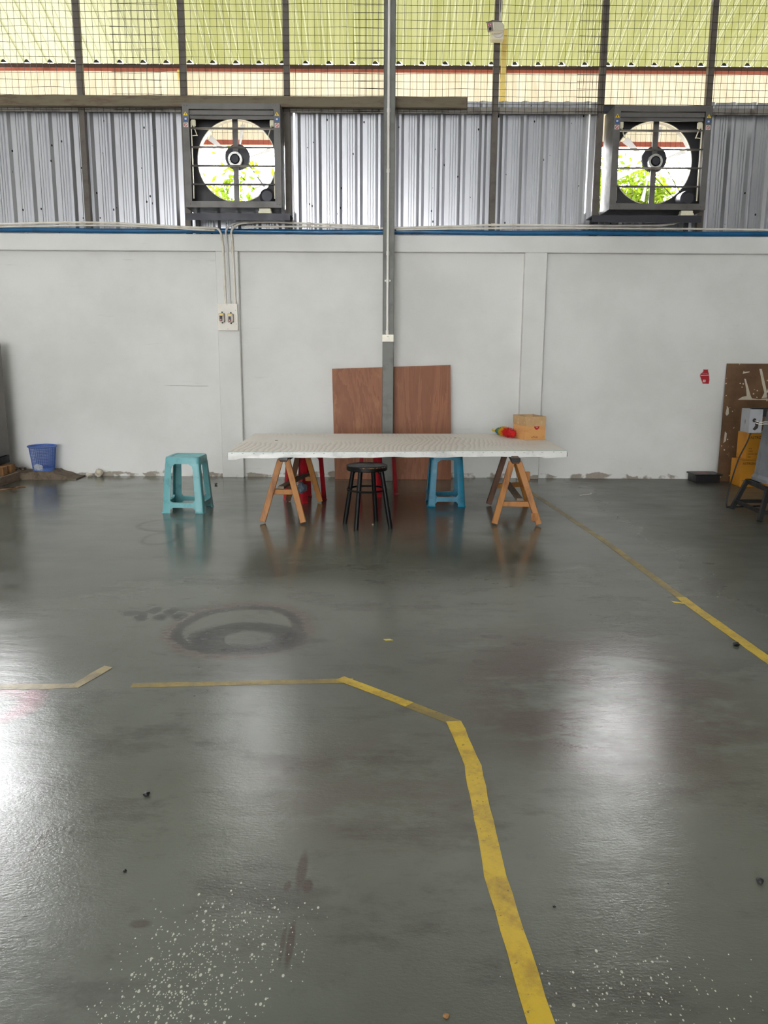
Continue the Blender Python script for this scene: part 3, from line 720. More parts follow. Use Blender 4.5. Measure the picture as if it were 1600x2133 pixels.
# ------------------------------------------------------------------ outside
def canopy():
    m = MB(); per = .25; x = -4.25; prof = []
    while x < 7.0:
        prof.append((x, 0)); prof.append((x + .05, .0)); prof.append((x + .055, .006)); prof.append((x + .06, 0))
        prof += [(x + .10 + .036 * (1 - math.cos(PI * k / 8)), .040 * math.sin(PI * k / 8)) for k in range(9)]
        prof += [(x + .20, 0), (x + .205, .006), (x + .21, 0)]
        x += per
    sl = .43
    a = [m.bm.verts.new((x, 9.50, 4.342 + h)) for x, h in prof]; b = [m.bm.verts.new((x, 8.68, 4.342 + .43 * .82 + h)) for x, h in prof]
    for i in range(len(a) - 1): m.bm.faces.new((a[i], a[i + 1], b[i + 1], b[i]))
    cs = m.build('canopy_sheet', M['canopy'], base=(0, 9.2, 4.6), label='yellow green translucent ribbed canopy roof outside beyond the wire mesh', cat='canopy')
    x = -4.25
    while x < 7.0:
        m = MB(); m.prism([(x + .136 - .034 * math.cos(math.radians(9 + 18 * k)), 9.488, 4.334 + .046 * math.sin(math.radians(18 + 18 * k))) for k in range(9)], (0, .004, 0)); m.build('rib_closure', M['closure'], cs); x += per
canopy()
m = MB(); m.box(-4.28, 7, 9.47, 9.51, 4.285, 4.335); m.build('canopy_beam', M['dark_beam'], base=(0, 9.62, 4.37), label='dark brown beam under the lower edge of the yellow green canopy', cat='beam')
m = MB(); P = [(x, h * .8) for x, h in corr_profile(-4.28, 7, .205)]
a = [m.bm.verts.new((x, 9.08 - h, 3.475)) for x, h in P]; b = [m.bm.verts.new((x, 9.52 - h, 4.30)) for x, h in P]
for i in range(len(a) - 1): m.bm.faces.new((a[i], a[i + 1], b[i + 1], b[i]))
m.build('neighbour_cladding', M['cream_sheet'], base=(0, 9.9, 3.7), label='cream ribbed sheet cladding outside, below the canopy edge', cat='cladding')
m = MB(); m.box(-4.28, 7, 9.44, 9.468, 4.258, 4.284); m.build('cladding_rail', M['red_beam'], base=(0, 9.88, 4.42), label='red oxide rail along the top of the cream cladding outside', cat='rail', group='red rails of the cream cladding')
m = MB(); m.box(-4.28, 7, 9.03, 9.07, 3.425, 3.472); m.build('cladding_rail', M['red_beam'], base=(0, 9.88, 3.6), label='red oxide rail along the bottom of the cream cladding, seen through the fan openings', cat='rail', group='red rails of the cream cladding')
m = MB(); m.bar((-2.215, 9.40, 4.24), (-1.96, 8.95, 3.36), .040, .040); m.build('timber_brace', M['timber_y'], base=(-1.96, 8.965, 3.36), label='slanting yellow timber outside, behind the left exhaust fan', cat='timber')
m = MB(); m.box(1.165, 1.215, 8.93, 8.98, -.1, 4.50); m.build('timber_post', M['timber_y'], base=(1.19, 8.95, -.1), label='upright yellow timber post outside, just left of the camera post', cat='timber')
def tree(x, y, zc, rad, n, label, seed, name='garden_tree'):
    rnd = random.Random(seed)
    t = thing(name, (x, y, -.1), label, 'tree', 'trees outside the fans')
    m = MB(); m.tube(smooth_path([(x, y, -.1), (x + .08, y, 1.2), (x - .05, y + .05, 2.4), (x + .05, y, zc - rad * .2)]), .1, 10, radii=None)
    m.build('trunk', M['bark'], t, smooth=True)
    tips = []
    for k in range(14):
        a = rnd.uniform(0, 2 * PI); e = rnd.uniform(-.4, .9)
        s = Vector((x, y, zc - rad * .6)); d = Vector((math.cos(a) * math.cos(e), math.sin(a) * math.cos(e), math.sin(e))) * rad * rnd.uniform(.7, 1.1) + Vector((0, 0, rad * .5))
        m = MB(); m.tube([s, s + d * .5 + Vector((rnd.uniform(-.1, .1), 0, .05)), s + d], .02, 6, radii=[.03, .018, .006]); m.build('branch', M['bark'], t)
        for q in range(4): tips.append(s + d * rnd.uniform(.35, 1.05))
    m = MB()
    for k in range(n):
        c = rnd.choice(tips) + Vector((rnd.gauss(0, .17), rnd.gauss(0, .17), rnd.gauss(0, .15))) * rad
        u = Vector((rnd.uniform(-1, 1), rnd.uniform(-1, 1), rnd.uniform(-.6, .6))).normalized(); v = u.orthogonal().normalized()
        v = (v + u.cross(v) * rnd.uniform(-1, 1)).normalized()
        L = rnd.uniform(.05, .09); w = L * .4
        m.face([c - u * L, c + v * w, c + u * L, c - v * w])
    m.build('foliage', M['leaf'], t)
tree(-2.75, 14.0, 3.45, 1.05, 2600, 'sparse bright green tree outside, seen through the left exhaust fan', 3)
tree(3.55, 13.6, 3.4, 1.15, 6500, 'dense bright green tree outside at left in the right exhaust fan opening', 5)
tree(4.9, 16.4, 3.7, 1.35, 6500, 'dense bright green tree outside at right in the right exhaust fan opening', 9)

# ------------------------------------------------------------------ plywood, table, trestles
t = thing('plywood_board', (.07, 8.43, 0), 'reddish brown plywood board leaning on the wall behind the steel column', 'board')
m = MB(); m.prism([(-.516, 8.412, .001), (.702, 8.412, .001), (.674, 8.462, 1.184), (-.542, 8.462, 1.139)], (0, .012, 0)); m.build('board_sheet', M['ply'], t)

zt = .557
FLc, FRc, BLc, BRc = (-1.192, 6.15), (1.437, 6.36), (-1.215, 7.575), (1.437, 7.70)
t = thing('work_table', (.12, 6.9, .5), 'large low table with pale washed wooden top edged in white plastic, on two trestles', 'table')
m = MB(); m.prism([(p[0], p[1], zt - .012) for p in (FLc, FRc, BRc, BLc)], (0, 0, .012)); m.build('tabletop', M['tabletop'], t)
def lerp(a, b, s): return (a[0] + (b[0] - a[0]) * s, a[1] + (b[1] - a[1]) * s)
m = MB()
for a, b, nn in ((FLc, FRc, 90), (FRc, BRc, 40), (BRc, BLc, 60), (BLc, FLc, 40)):
    d = Vector((b[0] - a[0], b[1] - a[1], 0)).normalized(); nrm = Vector((d.y, -d.x, 0))
    rows = []
    for k in range(nn + 1):
        s = k / nn; p = lerp(a, b, s)
        droop = .033 + .0022 * math.sin(s * 23) + .0018 * math.sin(s * 61 + 1) + (.010 if (s > .93 or s < .03) and nn == 90 else 0)
        row = []
        for i in range(6):
            f = i / 5
            off = .001 + .006 * f * (1 + math.sin(s * 40 + f * 3)) * .5 + random.uniform(0, .0022)
            row.append(m.bm.verts.new((p[0] + nrm.x * off, p[1] + nrm.y * off, zt - .004 - (droop + .012) * f)))
        rows.append(row)
    fs = []
    for r0, r1 in zip(rows, rows[1:]):
        for i in range(5): fs.append(m.bm.faces.new((r0[i], r1[i], r1[i + 1], r0[i + 1])))
m.build('plastic_wrap', M['skirt'], t, smooth=True, angle=80)
m = MB(); m.prism([(p[0], p[1], zt - .040) for p in (lerp(lerp(FLc, BRc, .01), FLc, .2), lerp(lerp(FRc, BLc, .01), FRc, .2), lerp(lerp(BRc, FLc, .01), BRc, .2), lerp(lerp(BLc, FRc, .01), BLc, .2))], (0, 0, .0275)); m.build('under_board', M['wood_grey'], t)
m = MB(); m.bar((FLc[0], FLc[1] - .001, zt - .003), (FRc[0], FRc[1] - .001, zt - .003), .003, .003); m.build('edge_line', M['green_line'], t)
for k in range(34):
    s = .015 + .97 * k / 33 + random.uniform(-.006, .006); p = lerp(FLc, FRc, s)
    m = MB(); zz = zt - .014 + random.uniform(-.003, .003); m.box(p[0] - .006, p[0] + .006, p[1] - .0085, p[1] - .0065, zz, zz + .002); m.build('staple', M['ink'], t)
for (x, y) in ((-.93, 6.98), (.64, 7.27)):
    m = MB(); m.box(x - .012, x + .012, y - .012, y + .012, zt, zt + .001); m.build('nail_plate', M['dark_metal'], t)

def trestle(ff, fb, af, ab, cbf, cbb, label, extra=False):
    t = thing('sawhorse', (ff[0][0] * .5 + ff[1][0] * .5, 6.6, 0), label, 'trestle', 'wooden trestles under the table')
    zt_ = .492
    for i, (f, a, mm) in enumerate(((ff[0], af, 'wood_trestle'), (ff[1], af, 'wood_trestle'), (fb[0], ab, 'wood_dark'), (fb[1], ab, 'wood_trestle'))):
        sg = -1 if i % 2 == 0 else 1
        m = MB(); m.bar((f[0], f[1], .012), (a[0] + sg * .026, a[1], zt_ - .008), .046, .030, .003, up=(0, 1, 0)); m.build('leg', M[mm], t)
    m = MB(); m.bar((af[0], af[1] - .03, zt_), (ab[0], ab[1] + .04, zt_), .055, .045, .003); m.build('ridge_beam', M['wood_dark'], t)
    m = MB(); m.box(af[0] - .036, af[0] + .036, af[1] - .034, af[1] + .02, zt_ - .012, zt_ + .02, .003); m.build('end_bracket', M['black'], t)
    def at(f, a, z, sg): s = z / (zt_ - .008); return (f[0] + (a[0] + sg * .026 - f[0]) * s, f[1] + (a[1] - f[1]) * s - .0, z)
    def cross(fs, a, z, mm):
        p, q = at(fs[0], a, z, -1), at(fs[1], a, z, 1)
        m = MB(); m.bar((p[0] - .01, p[1] + .034, z), (q[0] + .01, q[1] + .034, z), .026, .042, .003, up=(0, 0, 1)); m.build('crossbar', M[mm], t)
        return ((p[0] + q[0]) / 2, p[1] + .034, z)
    c1 = cross(ff, af, cbf, 'wood_trestle'); c2 = cross(fb, ab, cbb, 'wood_trestle')
    m = MB(); m.bar((c1[0] + (-.02 if not extra else .03), c1[1] - .03, cbf + .036), (c2[0] + (.03 if not extra else -.02), c2[1] + .03, cbb + .036), .05, .022, .002); m.build('stretcher', M['wood_grey'], t)
    if extra:
        p = at(ff[1], af, .355, 1)
        m = MB(); m.box(p[0] + .005, p[0] + .055, p[1] + .04, p[1] + .07, .33, .40, .003); m.build('block', M['wood_trestle'], t)
        p = at(ff[1], af, .06, 1)
        m = MB(); m.box(p[0] - .045, p[0] + .01, p[1] - .022, p[1] - .0165, .04, .10, .002, None); m.build('patch_plate', M['wood_trestle'], t)
trestle(((-.942, 6.16), (-.622, 6.13)), ((-.853, 7.10), (-.563, 7.05)), (-.782, 6.27), (-.705, 6.95), .235, .215, 'brown wooden trestle under the left end of the table, in front of the red stool')
trestle(((.852, 6.13), (1.192, 6.11)), ((.913, 6.96), (1.278, 7.14)), (1.012, 6.23), (1.075, 6.95), .158, .165, 'brown wooden trestle under the right end of the table, by the yellow floor line', True)
m = MB()
bm = m.bm; bmesh.ops.create_icosphere(bm, subdivisions=3, radius=.045)
for v in bm.verts:
    v.co *= 1 + .25 * math.sin(v.co.x * 90) * math.cos(v.co.z * 70) + random.uniform(-.08, .08)
    v.co += Vector((-.705, 6.92, .168 - .012))
m.build('crumpled_bag', mat('blue grey plastic bag', (104, 118, 132), .4, 0, .3, scale=30), smooth=False, base=(-.705, 6.92, .13), label='small crumpled blue grey bag hanging on the left trestle before a red leg', cat='bag')

# ------------------------------------------------------------------ stools
def plastic_stool(name, cx, cy, rot, foot, top, h, m_, label, group, rails=True, legw=.215):
    t = thing(name, (cx, cy, 0), label, 'stool', group)
    R = Matrix.Translation((cx, cy, 0)) @ Matrix.Rotation(rot, 4, 'Z')
    hf, ht = foot / 2, top / 2
    def hw(z): return hf + (ht - hf) * z / h
    # seat with recessed top
    m = MB()
    def ring(hx, z, r, n=6):
        out = []
        for qx, qy, a0 in ((1, 1, 0), (-1, 1, PI / 2), (-1, -1, PI), (1, -1, 3 * PI / 2)):
            for k in range(n + 1):
                a = a0 + PI / 2 * k / n
                out.append(m.bm.verts.new(R @ Vector((qx * (hx - r) + r * math.cos(a), qy * (hx - r) + r * math.sin(a), z))))
        return out
    sk = .058
    rs = [ring(hw(h - sk), h - sk, .030), ring(hw(h - .015), h - .015, .028), ring(ht - .003, h - .003, .028), ring(ht - .014, h, .026), ring(ht - .030, h - .001, .024), ring(ht - .036, h - .008, .022)]
    ri = [ring(ht - .009, h - .014, .02), ring(hw(h - sk) - .006, h - sk, .024)]
    for a, b in zip(rs, rs[1:]):
        n = len(a)
        for k in range(n): m.bm.faces.new((a[k], a[(k + 1) % n], b[(k + 1) % n], b[k]))
    m.bm.faces.new(rs[-1]); m.bm.faces.new(ri[0][::-1])
    n = len(ri[0])
    for k in range(n):
        m.bm.faces.new((ri[0][k], ri[0][(k + 1) % n], ri[1][(k + 1) % n], ri[1][k]))
        m.bm.faces.new((rs[0][k], rs[0][(k + 1) % n], ri[1][(k + 1) % n], ri[1][k]))
    m.build('seat', m_, t, smooth=True, angle=40)
    # four L-section legs, widening to the foot with rounded head fillets
    for qx, qy in ((1, 1), (-1, 1), (-1, -1), (1, -1)):
        m = MB(); th = .006; zs = [0, .008, .03, h * .4, h * .7, h - sk - .045, h - sk - .018, h - sk]
        ws = [legw * foot * .97, legw * foot * .92, legw * foot * .86, legw * foot * .82, legw * foot * .78, legw * foot * .76, legw * foot * .84, legw * foot * 1.2]
        secs = []
        for z, w in zip(zs, ws):
            H = hw(z) - .0005 + (.006 if z == 0 else 0)
            r = .014
            outer = [(H - w, H), (H - r, H), (H - r * .3, H - r * .3), (H, H - r), (H, H - w)]
            inner = [(H - th, H - w), (H - th, H - r), (H - r * .3 - th * .75, H - r * .3 - th * .75), (H - r, H - th), (H - w, H - th)]
            secs.append([m.bm.verts.new(R @ Vector((qx * x, qy * y, z))) for x, y in outer + inner])
        for a, b in zip(secs, secs[1:]):
            k = len(a)
            for i in range(k): m.bm.faces.new((a[i], a[(i + 1) % k], b[(i + 1) % k], b[i]))
        m.bm.faces.new(secs[0]); m.bm.faces.new(secs[-1])
        m.build('leg', m_, t, smooth=True, angle=40)
    if rails:
        for k in range(4):
            m = MB(); Rk = R @ Matrix.Rotation(k * PI / 2, 4, 'Z')
            z0, z1 = .045, .086
            N = 12; lo = []; hi = []
            e = hw(.08) - legw * foot * .84
            for i in range(N + 1):
                s = -1 + 2 * i / N; x = s * e
                fl = .020 * (max(0, abs(s) - .78) / .22) ** 2
                lo.append((x, -(hw(z0) - .001), z0 - fl)); hi.append((x, -(hw(z1) - .001), z1 + fl))
            v = []
            for i in range(N + 1):
                v.append([m.bm.verts.new(Rk @ Vector(p)) for p in (lo[i], hi[i], (hi[i][0], hi[i][1] + .022, hi[i][2]), (hi[i][0], hi[i][1] + .022, hi[i][2] - .004), (hi[i][0], hi[i][1] + .005, hi[i][2] - .004), (lo[i][0], lo[i][1] + .005, lo[i][2]))])
            for a, b in zip(v, v[1:]):
                for i in range(6): m.bm.faces.new((a[i], a[(i + 1) % 6], b[(i + 1) % 6], b[i]))
            m.bm.faces.new(v[0]); m.bm.faces.new(v[-1])
            m.build('side_rail', m_, t)
    return t
plastic_stool('plastic_stool', -1.645, 6.705, math.radians(-2.5), .345, .278, .462, M['teal'], 'faded pale teal plastic stool standing alone left of the table', 'square plastic stools')
plastic_stool('plastic_stool', .537, 7.04, math.radians(1), .325, .265, .462, M['blue'], 'bright blue plastic stool tucked under the table right of the column', 'square plastic stools')
plastic_stool('plastic_stool', -.713, 7.20, math.radians(44), .285, .235, .452, M['red'], 'red plastic stool under the left end of the table, behind the left trestle', 'red plastic stools', False, .24)
plastic_stool('plastic_stool', -.062, 7.53, math.radians(44), .285, .235, .452, M['red'], 'red plastic stool behind the black round stool, by the column foot', 'red plastic stools', False, .24)

t = thing('round_stool', (-.130, 6.085, 0), 'black round stool with foot ring in front of the table', 'stool')
cx, cy = -.130, 6.085
m = MB(); m.lathe([(0, .474), (.10, .474), (.148, .472), (.154, .467), (.154, .438), (.150, .433), (.138, .433), (.134, .440), (0, .440)], (cx, cy, 0), 48); m.build('seat', M['black_stool'], t, smooth=True, angle=30)
m = MB()
n = 60
for k in range(n):
    a = math.radians(-110 + 88 * k / n)
    a2 = math.radians(-110 + 88 * (k + 1) / n)
    m.prism([(cx + .1545 * math.cos(a), cy + .1545 * math.sin(a), .462 + .004 * math.sin(k * 2.1)), (cx + .1545 * math.cos(a2), cy + .1545 * math.sin(a2), .462 + .004 * math.sin(k * 2.1 + 2.1)), (cx + .1545 * math.cos(a2), cy + .1545 * math.sin(a2), .4665), (cx + .1545 * math.cos(a), cy + .1545 * math.sin(a), .4665)], (.0008 * math.cos(a), .0008 * math.sin(a), 0))
m.build('worn_rim', M['worn_edge'], t, label='worn wooden rim')
for fx, fy in ((-.302, 6.165), (-.208, 5.925), (-.062, 6.262), (.048, 5.995)):
    d = Vector((fx - cx, fy - cy, 0)); tp = Vector((cx, cy, .434)) + d * .62
    m = MB(); m.tube([(fx, fy, 0), (fx, fy, .012), tp], .018, 12, radii=[.0185, .0185, .0165]); m.build('leg', M['black_stool'], t, smooth=True)
    m = MB(); u = d.normalized(); m.tube(smooth_path([tp + Vector((0, 0, -.07)) - u * -.004, tp - u * .012 + Vector((0, 0, -.03)), tp - u * .055 + Vector((0, 0, .002))]), .004, 6); m.build('brace', M['black_stool'], t)
m = MB(); n = 40; m.tube([(cx + .148 * math.cos(2 * PI * k / n), cy + .148 * math.sin(2 * PI * k / n), .285) for k in range(n + 1)], .0075, 8, False); m.build('foot_ring', M['black_stool'], t, smooth=True)
m = MB(); m.prism([(.012, 8.2, .13), (.06, 8.2, .15), (.062, 8.2, .19), (.03, 8.2, .21)], (0, .004, 0))
m.bm.free()

# ------------------------------------------------------------------ box and duster on the table
zt1 = zt + .0012
ang = math.radians(14.5); w, d, h = .186, .27, .205
Rb = Matrix.Translation((1.232, 7.085, zt1)) @ Matrix.Rotation(ang, 4, 'Z')
t = thing('cardboard_box', (1.29, 7.22, zt1), 'open brown cardboard box with a red round mark on the right end of the table', 'box')
th = .004; hm = h * .60
m = MB()
m.box(0, w, 0, th, .003, hm, 0, Rb); m.box(0, w, d - th, d, .003, hm, 0, Rb); m.box(0, th, th, d - th, .003, hm, 0, Rb); m.box(w - th, w, th, d - th, .003, hm, 0, Rb); m.box(0, w, 0, d, 0, .003, 0, Rb)
m.build('carton', M['carton'], t)
m = MB(); e = .003
m.box(-e, w + e, -e, th - e, hm - .002, h, 0, Rb @ Matrix.Translation((0, 0, 0))); m.box(-e, w + e, d - th + e, d + e, hm - .002, h, 0, Rb)
m.box(-e, th - e, th - e, d - th + e, hm - .002, h, 0, Rb); m.box(w - th + e, w + e, th - e, d - th + e, hm - .002, h, 0, Rb)
m.build('taped_collar', M['tape_tan'], t)
m = MB(); k = 24; pts = [(w * .56 + .024 * math.cos(PI + PI * i / k), -.0006, hm - .004 + .028 * math.sin(PI + PI * i / k)) for i in range(k + 1)]
m.prism([Rb @ Vector(p) for p in pts], Rb.to_3x3() @ Vector((0, -.0005, 0))); m.build('round_mark', M['sticker_red'], t)
text_mesh('mark_lettering', 'ata', .017, Rb @ Matrix.Translation((w * .56, -.0014, hm - .016)) @ Matrix.Rotation(PI / 2, 4, 'X'), M['sticker_white'], t, .0003, 'CENTER')
text_mesh('lettering', 'wTVd3', .021, Rb @ Matrix.Translation((w * .30, -.0008, .016)) @ Matrix.Rotation(PI / 2, 4, 'X') @ Matrix.Rotation(.04, 4, 'Z'), M['ink'], t, .0003)

t = thing('feather_duster', (1.14, 7.36, zt1), 'rainbow feather duster lying on the table against the cardboard box', 'duster')
A, B = Vector((1.040, 7.70, zt1 + .030)), Vector((1.148, 7.22, zt1 + .044))
D = (B - A).normalized()
m = MB(); m.tube([A - D * .035, A - D * .01, A + D * .06], .011, 10, radii=[.010, .014, .011]); m.build('handle', M['yellow'], t, smooth=True)
rnd = random.Random(4)
L = (B - A).length
for i, (k, s0, s1) in enumerate((('fluff_b', .07, .30), ('fluff_g', .25, .47), ('fluff_y', .42, .62), ('fluff_r', .58, 1.0))):
    m = MB()
    def env(s): return .056 * math.sin(min(1, max(0.02, (s - .03) / .5)) * PI / 2) * (1 if s < .8 else math.sqrt(max(0.05, 1 - ((s - .8) / .24) ** 2)))
    m.tube([A + D * L * (s0 + (s1 - s0) * q / 8) for q in range(9)], .02, 12, radii=[max(.004, env(s0 + (s1 - s0) * q / 8) * .60) for q in range(9)])
    for q in range(420):
        s = rnd.uniform(s0, s1); r = env(s); c = A + D * L * s
        a = rnd.uniform(0, 2 * PI); u = D.orthogonal().normalized(); v = D.cross(u)
        n_ = u * math.cos(a) + v * math.sin(a)
        p = c + n_ * r * .5; e_ = c + n_ * r * rnd.uniform(.85, 1.05) + D * rnd.uniform(-.01, .02)
        e_.z = max(e_.z, zt1 + .001); p.z = max(p.z, zt1 + .001)
        tt = D.cross(n_) * .0022
        m.face([p - tt, p + tt, e_])
    m.build('bristles', M[k], t)

# ------------------------------------------------------------------ left corner
t = thing('waste_basket', (-3.56, 8.43, .085), 'small blue plastic lattice waste basket by the wall, left of the stools', 'basket')
bx, by, z0, z1, r0, r1 = -3.555, 8.40, .083, .335, .104, .133
m = MB()
for k in range(36):
    a = 2 * PI * k / 36
    m.tube([(bx + r0 * math.cos(a), by + r0 * math.sin(a), z0), (bx + r1 * math.cos(a), by + r1 * math.sin(a), z1)], .0026, 4, False)
for q in range(17):
    f = q / 16; r = r0 + (r1 - r0) * f; z = z0 + (z1 - z0) * f
    m.tube([(bx + r * math.cos(2 * PI * k / 36), by + r * math.sin(2 * PI * k / 36), z) for k in range(37)], .0021, 4, False)
m.build('lattice', M['basket'], t)
m = MB(); m.lathe([(r1 - .004, z1 - .012), (r1 + .012, z1 - .008), (r1 + .016, z1 + .002), (r1 + .008, z1 + .008), (r1 - .004, z1 + .004), (r1 - .004, z1 - .012)], (bx, by, 0), 40); m.build('rim', M['basket'], t, smooth=True)
m = MB(); m.lathe([(0, z0), (r0 + .002, z0), (r0 + .006, z0 + .03), (r0 + .003, z0 + .03), (r0, z0 + .006), (0, z0 + .006)], (bx, by, 0), 40); m.build('base', M['basket'], t, smooth=True)
m = MB(); a0 = math.radians(-108)
pts = []
for i in range(9):
    a = math.radians(-120 + 50 * i / 8); pts.append((bx + .112 * math.cos(a), by + .112 * math.sin(a), z0 + .012 + .0))
for i in range(9):
    a = math.radians(-70 - 50 * i / 8); pts.append((bx + .119 * math.cos(a), by + .119 * math.sin(a), z0 + .055 + .025 * math.sin(PI * i / 8)))
m.prism(pts, (0, -.002, 0)); m.build('paper_label', mat('silver label', (176, 180, 190), .5, 0, scale=40, dark=(84, 92, 120)), t)
# rubble ledge
def rock(name, c, r, m_, label, cat, seed, group=None, sq=(1, 1, .6)):
    rnd = random.Random(seed); m = MB(); bmesh.ops.create_icosphere(m.bm, subdivisions=2, radius=1)
    for v in m.bm.verts:
        k = 1 + rnd.uniform(-.2, .2)
        v.co = Vector((v.co.x * r * sq[0] * k, v.co.y * r * sq[1] * k, v.co.z * r * sq[2] * k))
    lo = min(v.co.z for v in m.bm.verts)
    for v in m.bm.verts: v.co += Vector((c[0], c[1], c[2] - lo))
    m.build(name, m_, base=c, label=label, cat=cat, group=group)
m = MB(); rnd = random.Random(2)
N = 26; top = []; 
for i in range(N + 1):
    x = -4.1 + .92 * i / N
    hh = .082 if i < 20 else .082 - .012 * (i - 19)
    top.append((x, max(.012, hh + (rnd.uniform(-.016, 0) if not (13 <= i <= 19) else 0))))
v0 = []
for x, hh in top:
    f = 8.27 + rnd.uniform(-.012, .012)
    v0.append([m.bm.verts.new(p) for p in ((x, f, 0), (x, f + .008, hh), (x, 8.545, hh), (x, 8.545, 0))])
for a, b in zip(v0, v0[1:]):
    for i in range(4): m.bm.faces.new((a[i], a[(i + 1) % 4], b[(i + 1) % 4], b[i]))
m.bm.faces.new(v0[0]); m.bm.faces.new(v0[-1])
m.build('concrete_kerb', M['rubble'], base=(-3.6, 8.4, 0), label='broken dirty concrete kerb along the wall foot under the blue basket', cat='kerb')
for i, (x, y, r) in enumerate(((-3.86, 8.40, .025), (-3.80, 8.46, .03), (-3.775, 8.40, .016), (-3.90, 8.49, .03), (-3.84, 8.49, .022))):
    rock('rubble_lump', (x, y, .075), r, M['rubble'], ('rough brown rubble lump on the kerb between the cabinet and the blue basket'), 'rubble', 30 + i, 'rubble lumps left of the basket')
rock('plaster_chunk', (-3.02, 8.50, 0), .042, M['plaster'], 'pale plaster chunk at the wall foot right of the blue basket', 'plaster chunk', 41, None, (1, .8, 1))
rock('plaster_chunk', (-3.11, 8.48, 0), .028, M['plaster'], 'small flat plaster chunk nearest the blue basket', 'plaster chunk', 42, None, (1.2, .8, .6))

t = thing('metal_cabinet', (-4.2, 8.0, .16), 'tall grey vented metal cabinet at the left edge on a wooden pallet', 'cabinet')
xr = -3.862
m = MB(); m.box(-4.72, xr, 7.86, 8.32, .255, 1.388, .006); m.build('cabinet_body', M['cabinet'], t)
m = MB(); m.box(-4.72, xr, 7.87, 8.31, .175, .248, .003); m.build('plinth', M['stand'], t)
m = MB()
for k in range(10): m.box(-4.00, -3.875, 7.8575, 7.8595, .42 + .028 * k, .432 + .028 * k)
m.build('vent_slot', M['ink'], t)
m = MB(); m.box(-4.66, -3.90, 7.8535, 7.8572, .72, 1.35, .001); m.build('door_panel', M['cabinet'], t)
m = MB(); m.tube([(-3.853, 7.95, .30), (-3.853, 7.95, .20), (-3.854, 7.95, .172)], .006, 6); m.build('cable', M['black'], t)
t = thing('wooden_pallet', (-4.2, 8.0, 0), 'worn wooden pallet under the grey cabinet at the left edge', 'pallet')
for y in (7.80, 8.02, 8.19):
    m = MB(); m.box(-4.75, -3.79 + .02 * random.random(), y - .05, y + .05, .088, .17, .004); m.build('deck_board', M['wood_pallet'], t)
for x in (-4.6, -3.80):
    m = MB(); m.box(x - .05, x + .05, 7.76, 8.245, 0, .0875, .004); m.build('runner', M['wood_grey'], t)
for i, (pts, z, mm, lab) in enumerate((
        ([(-4.3, 7.30), (-3.62, 7.62), (-3.50, 7.82), (-4.2, 7.62)], .002, 'wood_pallet', 'torn brown cardboard sheet lying flat on the floor at the left edge'),
        ([(-4.2, 7.50), (-3.58, 7.68), (-3.56, 7.74), (-3.72, 7.75), (-4.2, 7.62)], .009, 'stand', 'dark crumpled scrap on top of the torn cardboard at the left edge'))):
    m = MB(); m.prism([(x, y, z) for x, y in pts], (0, 0, .006)); m.build('cardboard_scrap', M[mm], base=(pts[0][0], pts[0][1], z), label=lab, cat='scrap')

# ------------------------------------------------------------------ right corner
t = thing('hardboard_panel', (4.05, 8.45, 0), 'brown paint splashed hardboard panel leaning on the wall at the right edge', 'board')
def hb(x, z, o=0): return (x, 8.40 + .095 * z / 1.21 - o, z)
m = MB(); m.prism([hb(3.488, .002), hb(4.55, .002), hb(4.56, 1.215), hb(3.53, 1.213)], (0, .016, 0)); m.build('panel_sheet', M['chip'], t)
rnd = random.Random(11)
def splash(pts, name='paint_splash'):
    m = MB(); m.prism([hb(x, z, .0006) for x, z in pts], (0, -.0012, 0)); m.build(name, M['plaster'], t)
splash([(3.655, .845), (3.70, .875), (3.745, .885), (3.735, .96), (3.71, 1.06), (3.725, 1.06), (3.75, .99), (3.785, .89), (3.80, .86), (3.87, .852), (3.96, .86), (3.97, .845)])
splash([(3.90, .86), (3.925, .92), (3.90, 1.0), (3.86, 1.16), (3.885, 1.16), (3.925, 1.02), (3.945, .95), (3.955, .87)])
splash([(3.945, .92), (4.0, 1.06), (4.015, 1.10), (4.025, 1.09), (3.97, .92)])
splash([(3.70, 1.14), (3.69, 1.11), (3.76, 1.125), (3.76, 1.135), (3.71, 1.13)])
splash([(3.535, .70), (3.55, .78), (3.565, .76), (3.57, .70), (3.55, .68)])
splash([(3.53, .40), (3.54, .52), (3.56, .50), (3.555, .42)])

t = thing('black_tray', (3.33, 8.37, 0), 'low black plastic tray with lid on the floor beside the hardboard panel', 'tray')
Rt = Matrix.Translation((3.205, 8.27, 0)) @ Matrix.Rotation(math.radians(2), 4, 'Z')
m = MB(); m.prism([Rt @ Vector(p) for p in ((.012, .008, 0), (.262, .008, 0), (.262, .215, 0), (.012, .215, 0))], (0, 0, .078)); m.build('tray_body', M['black'], t)
m = MB(); m.box(-.006, .284, -.008, .225, .0785, .092, .004, Rt); m.build('lid', M['black'], t)
m = MB(); m.box(.06, .18, .07, .16, .0922, .0930, 0, Rt); m.build('lid_label', mat('dull red label', (110, 46, 38), .5), t)

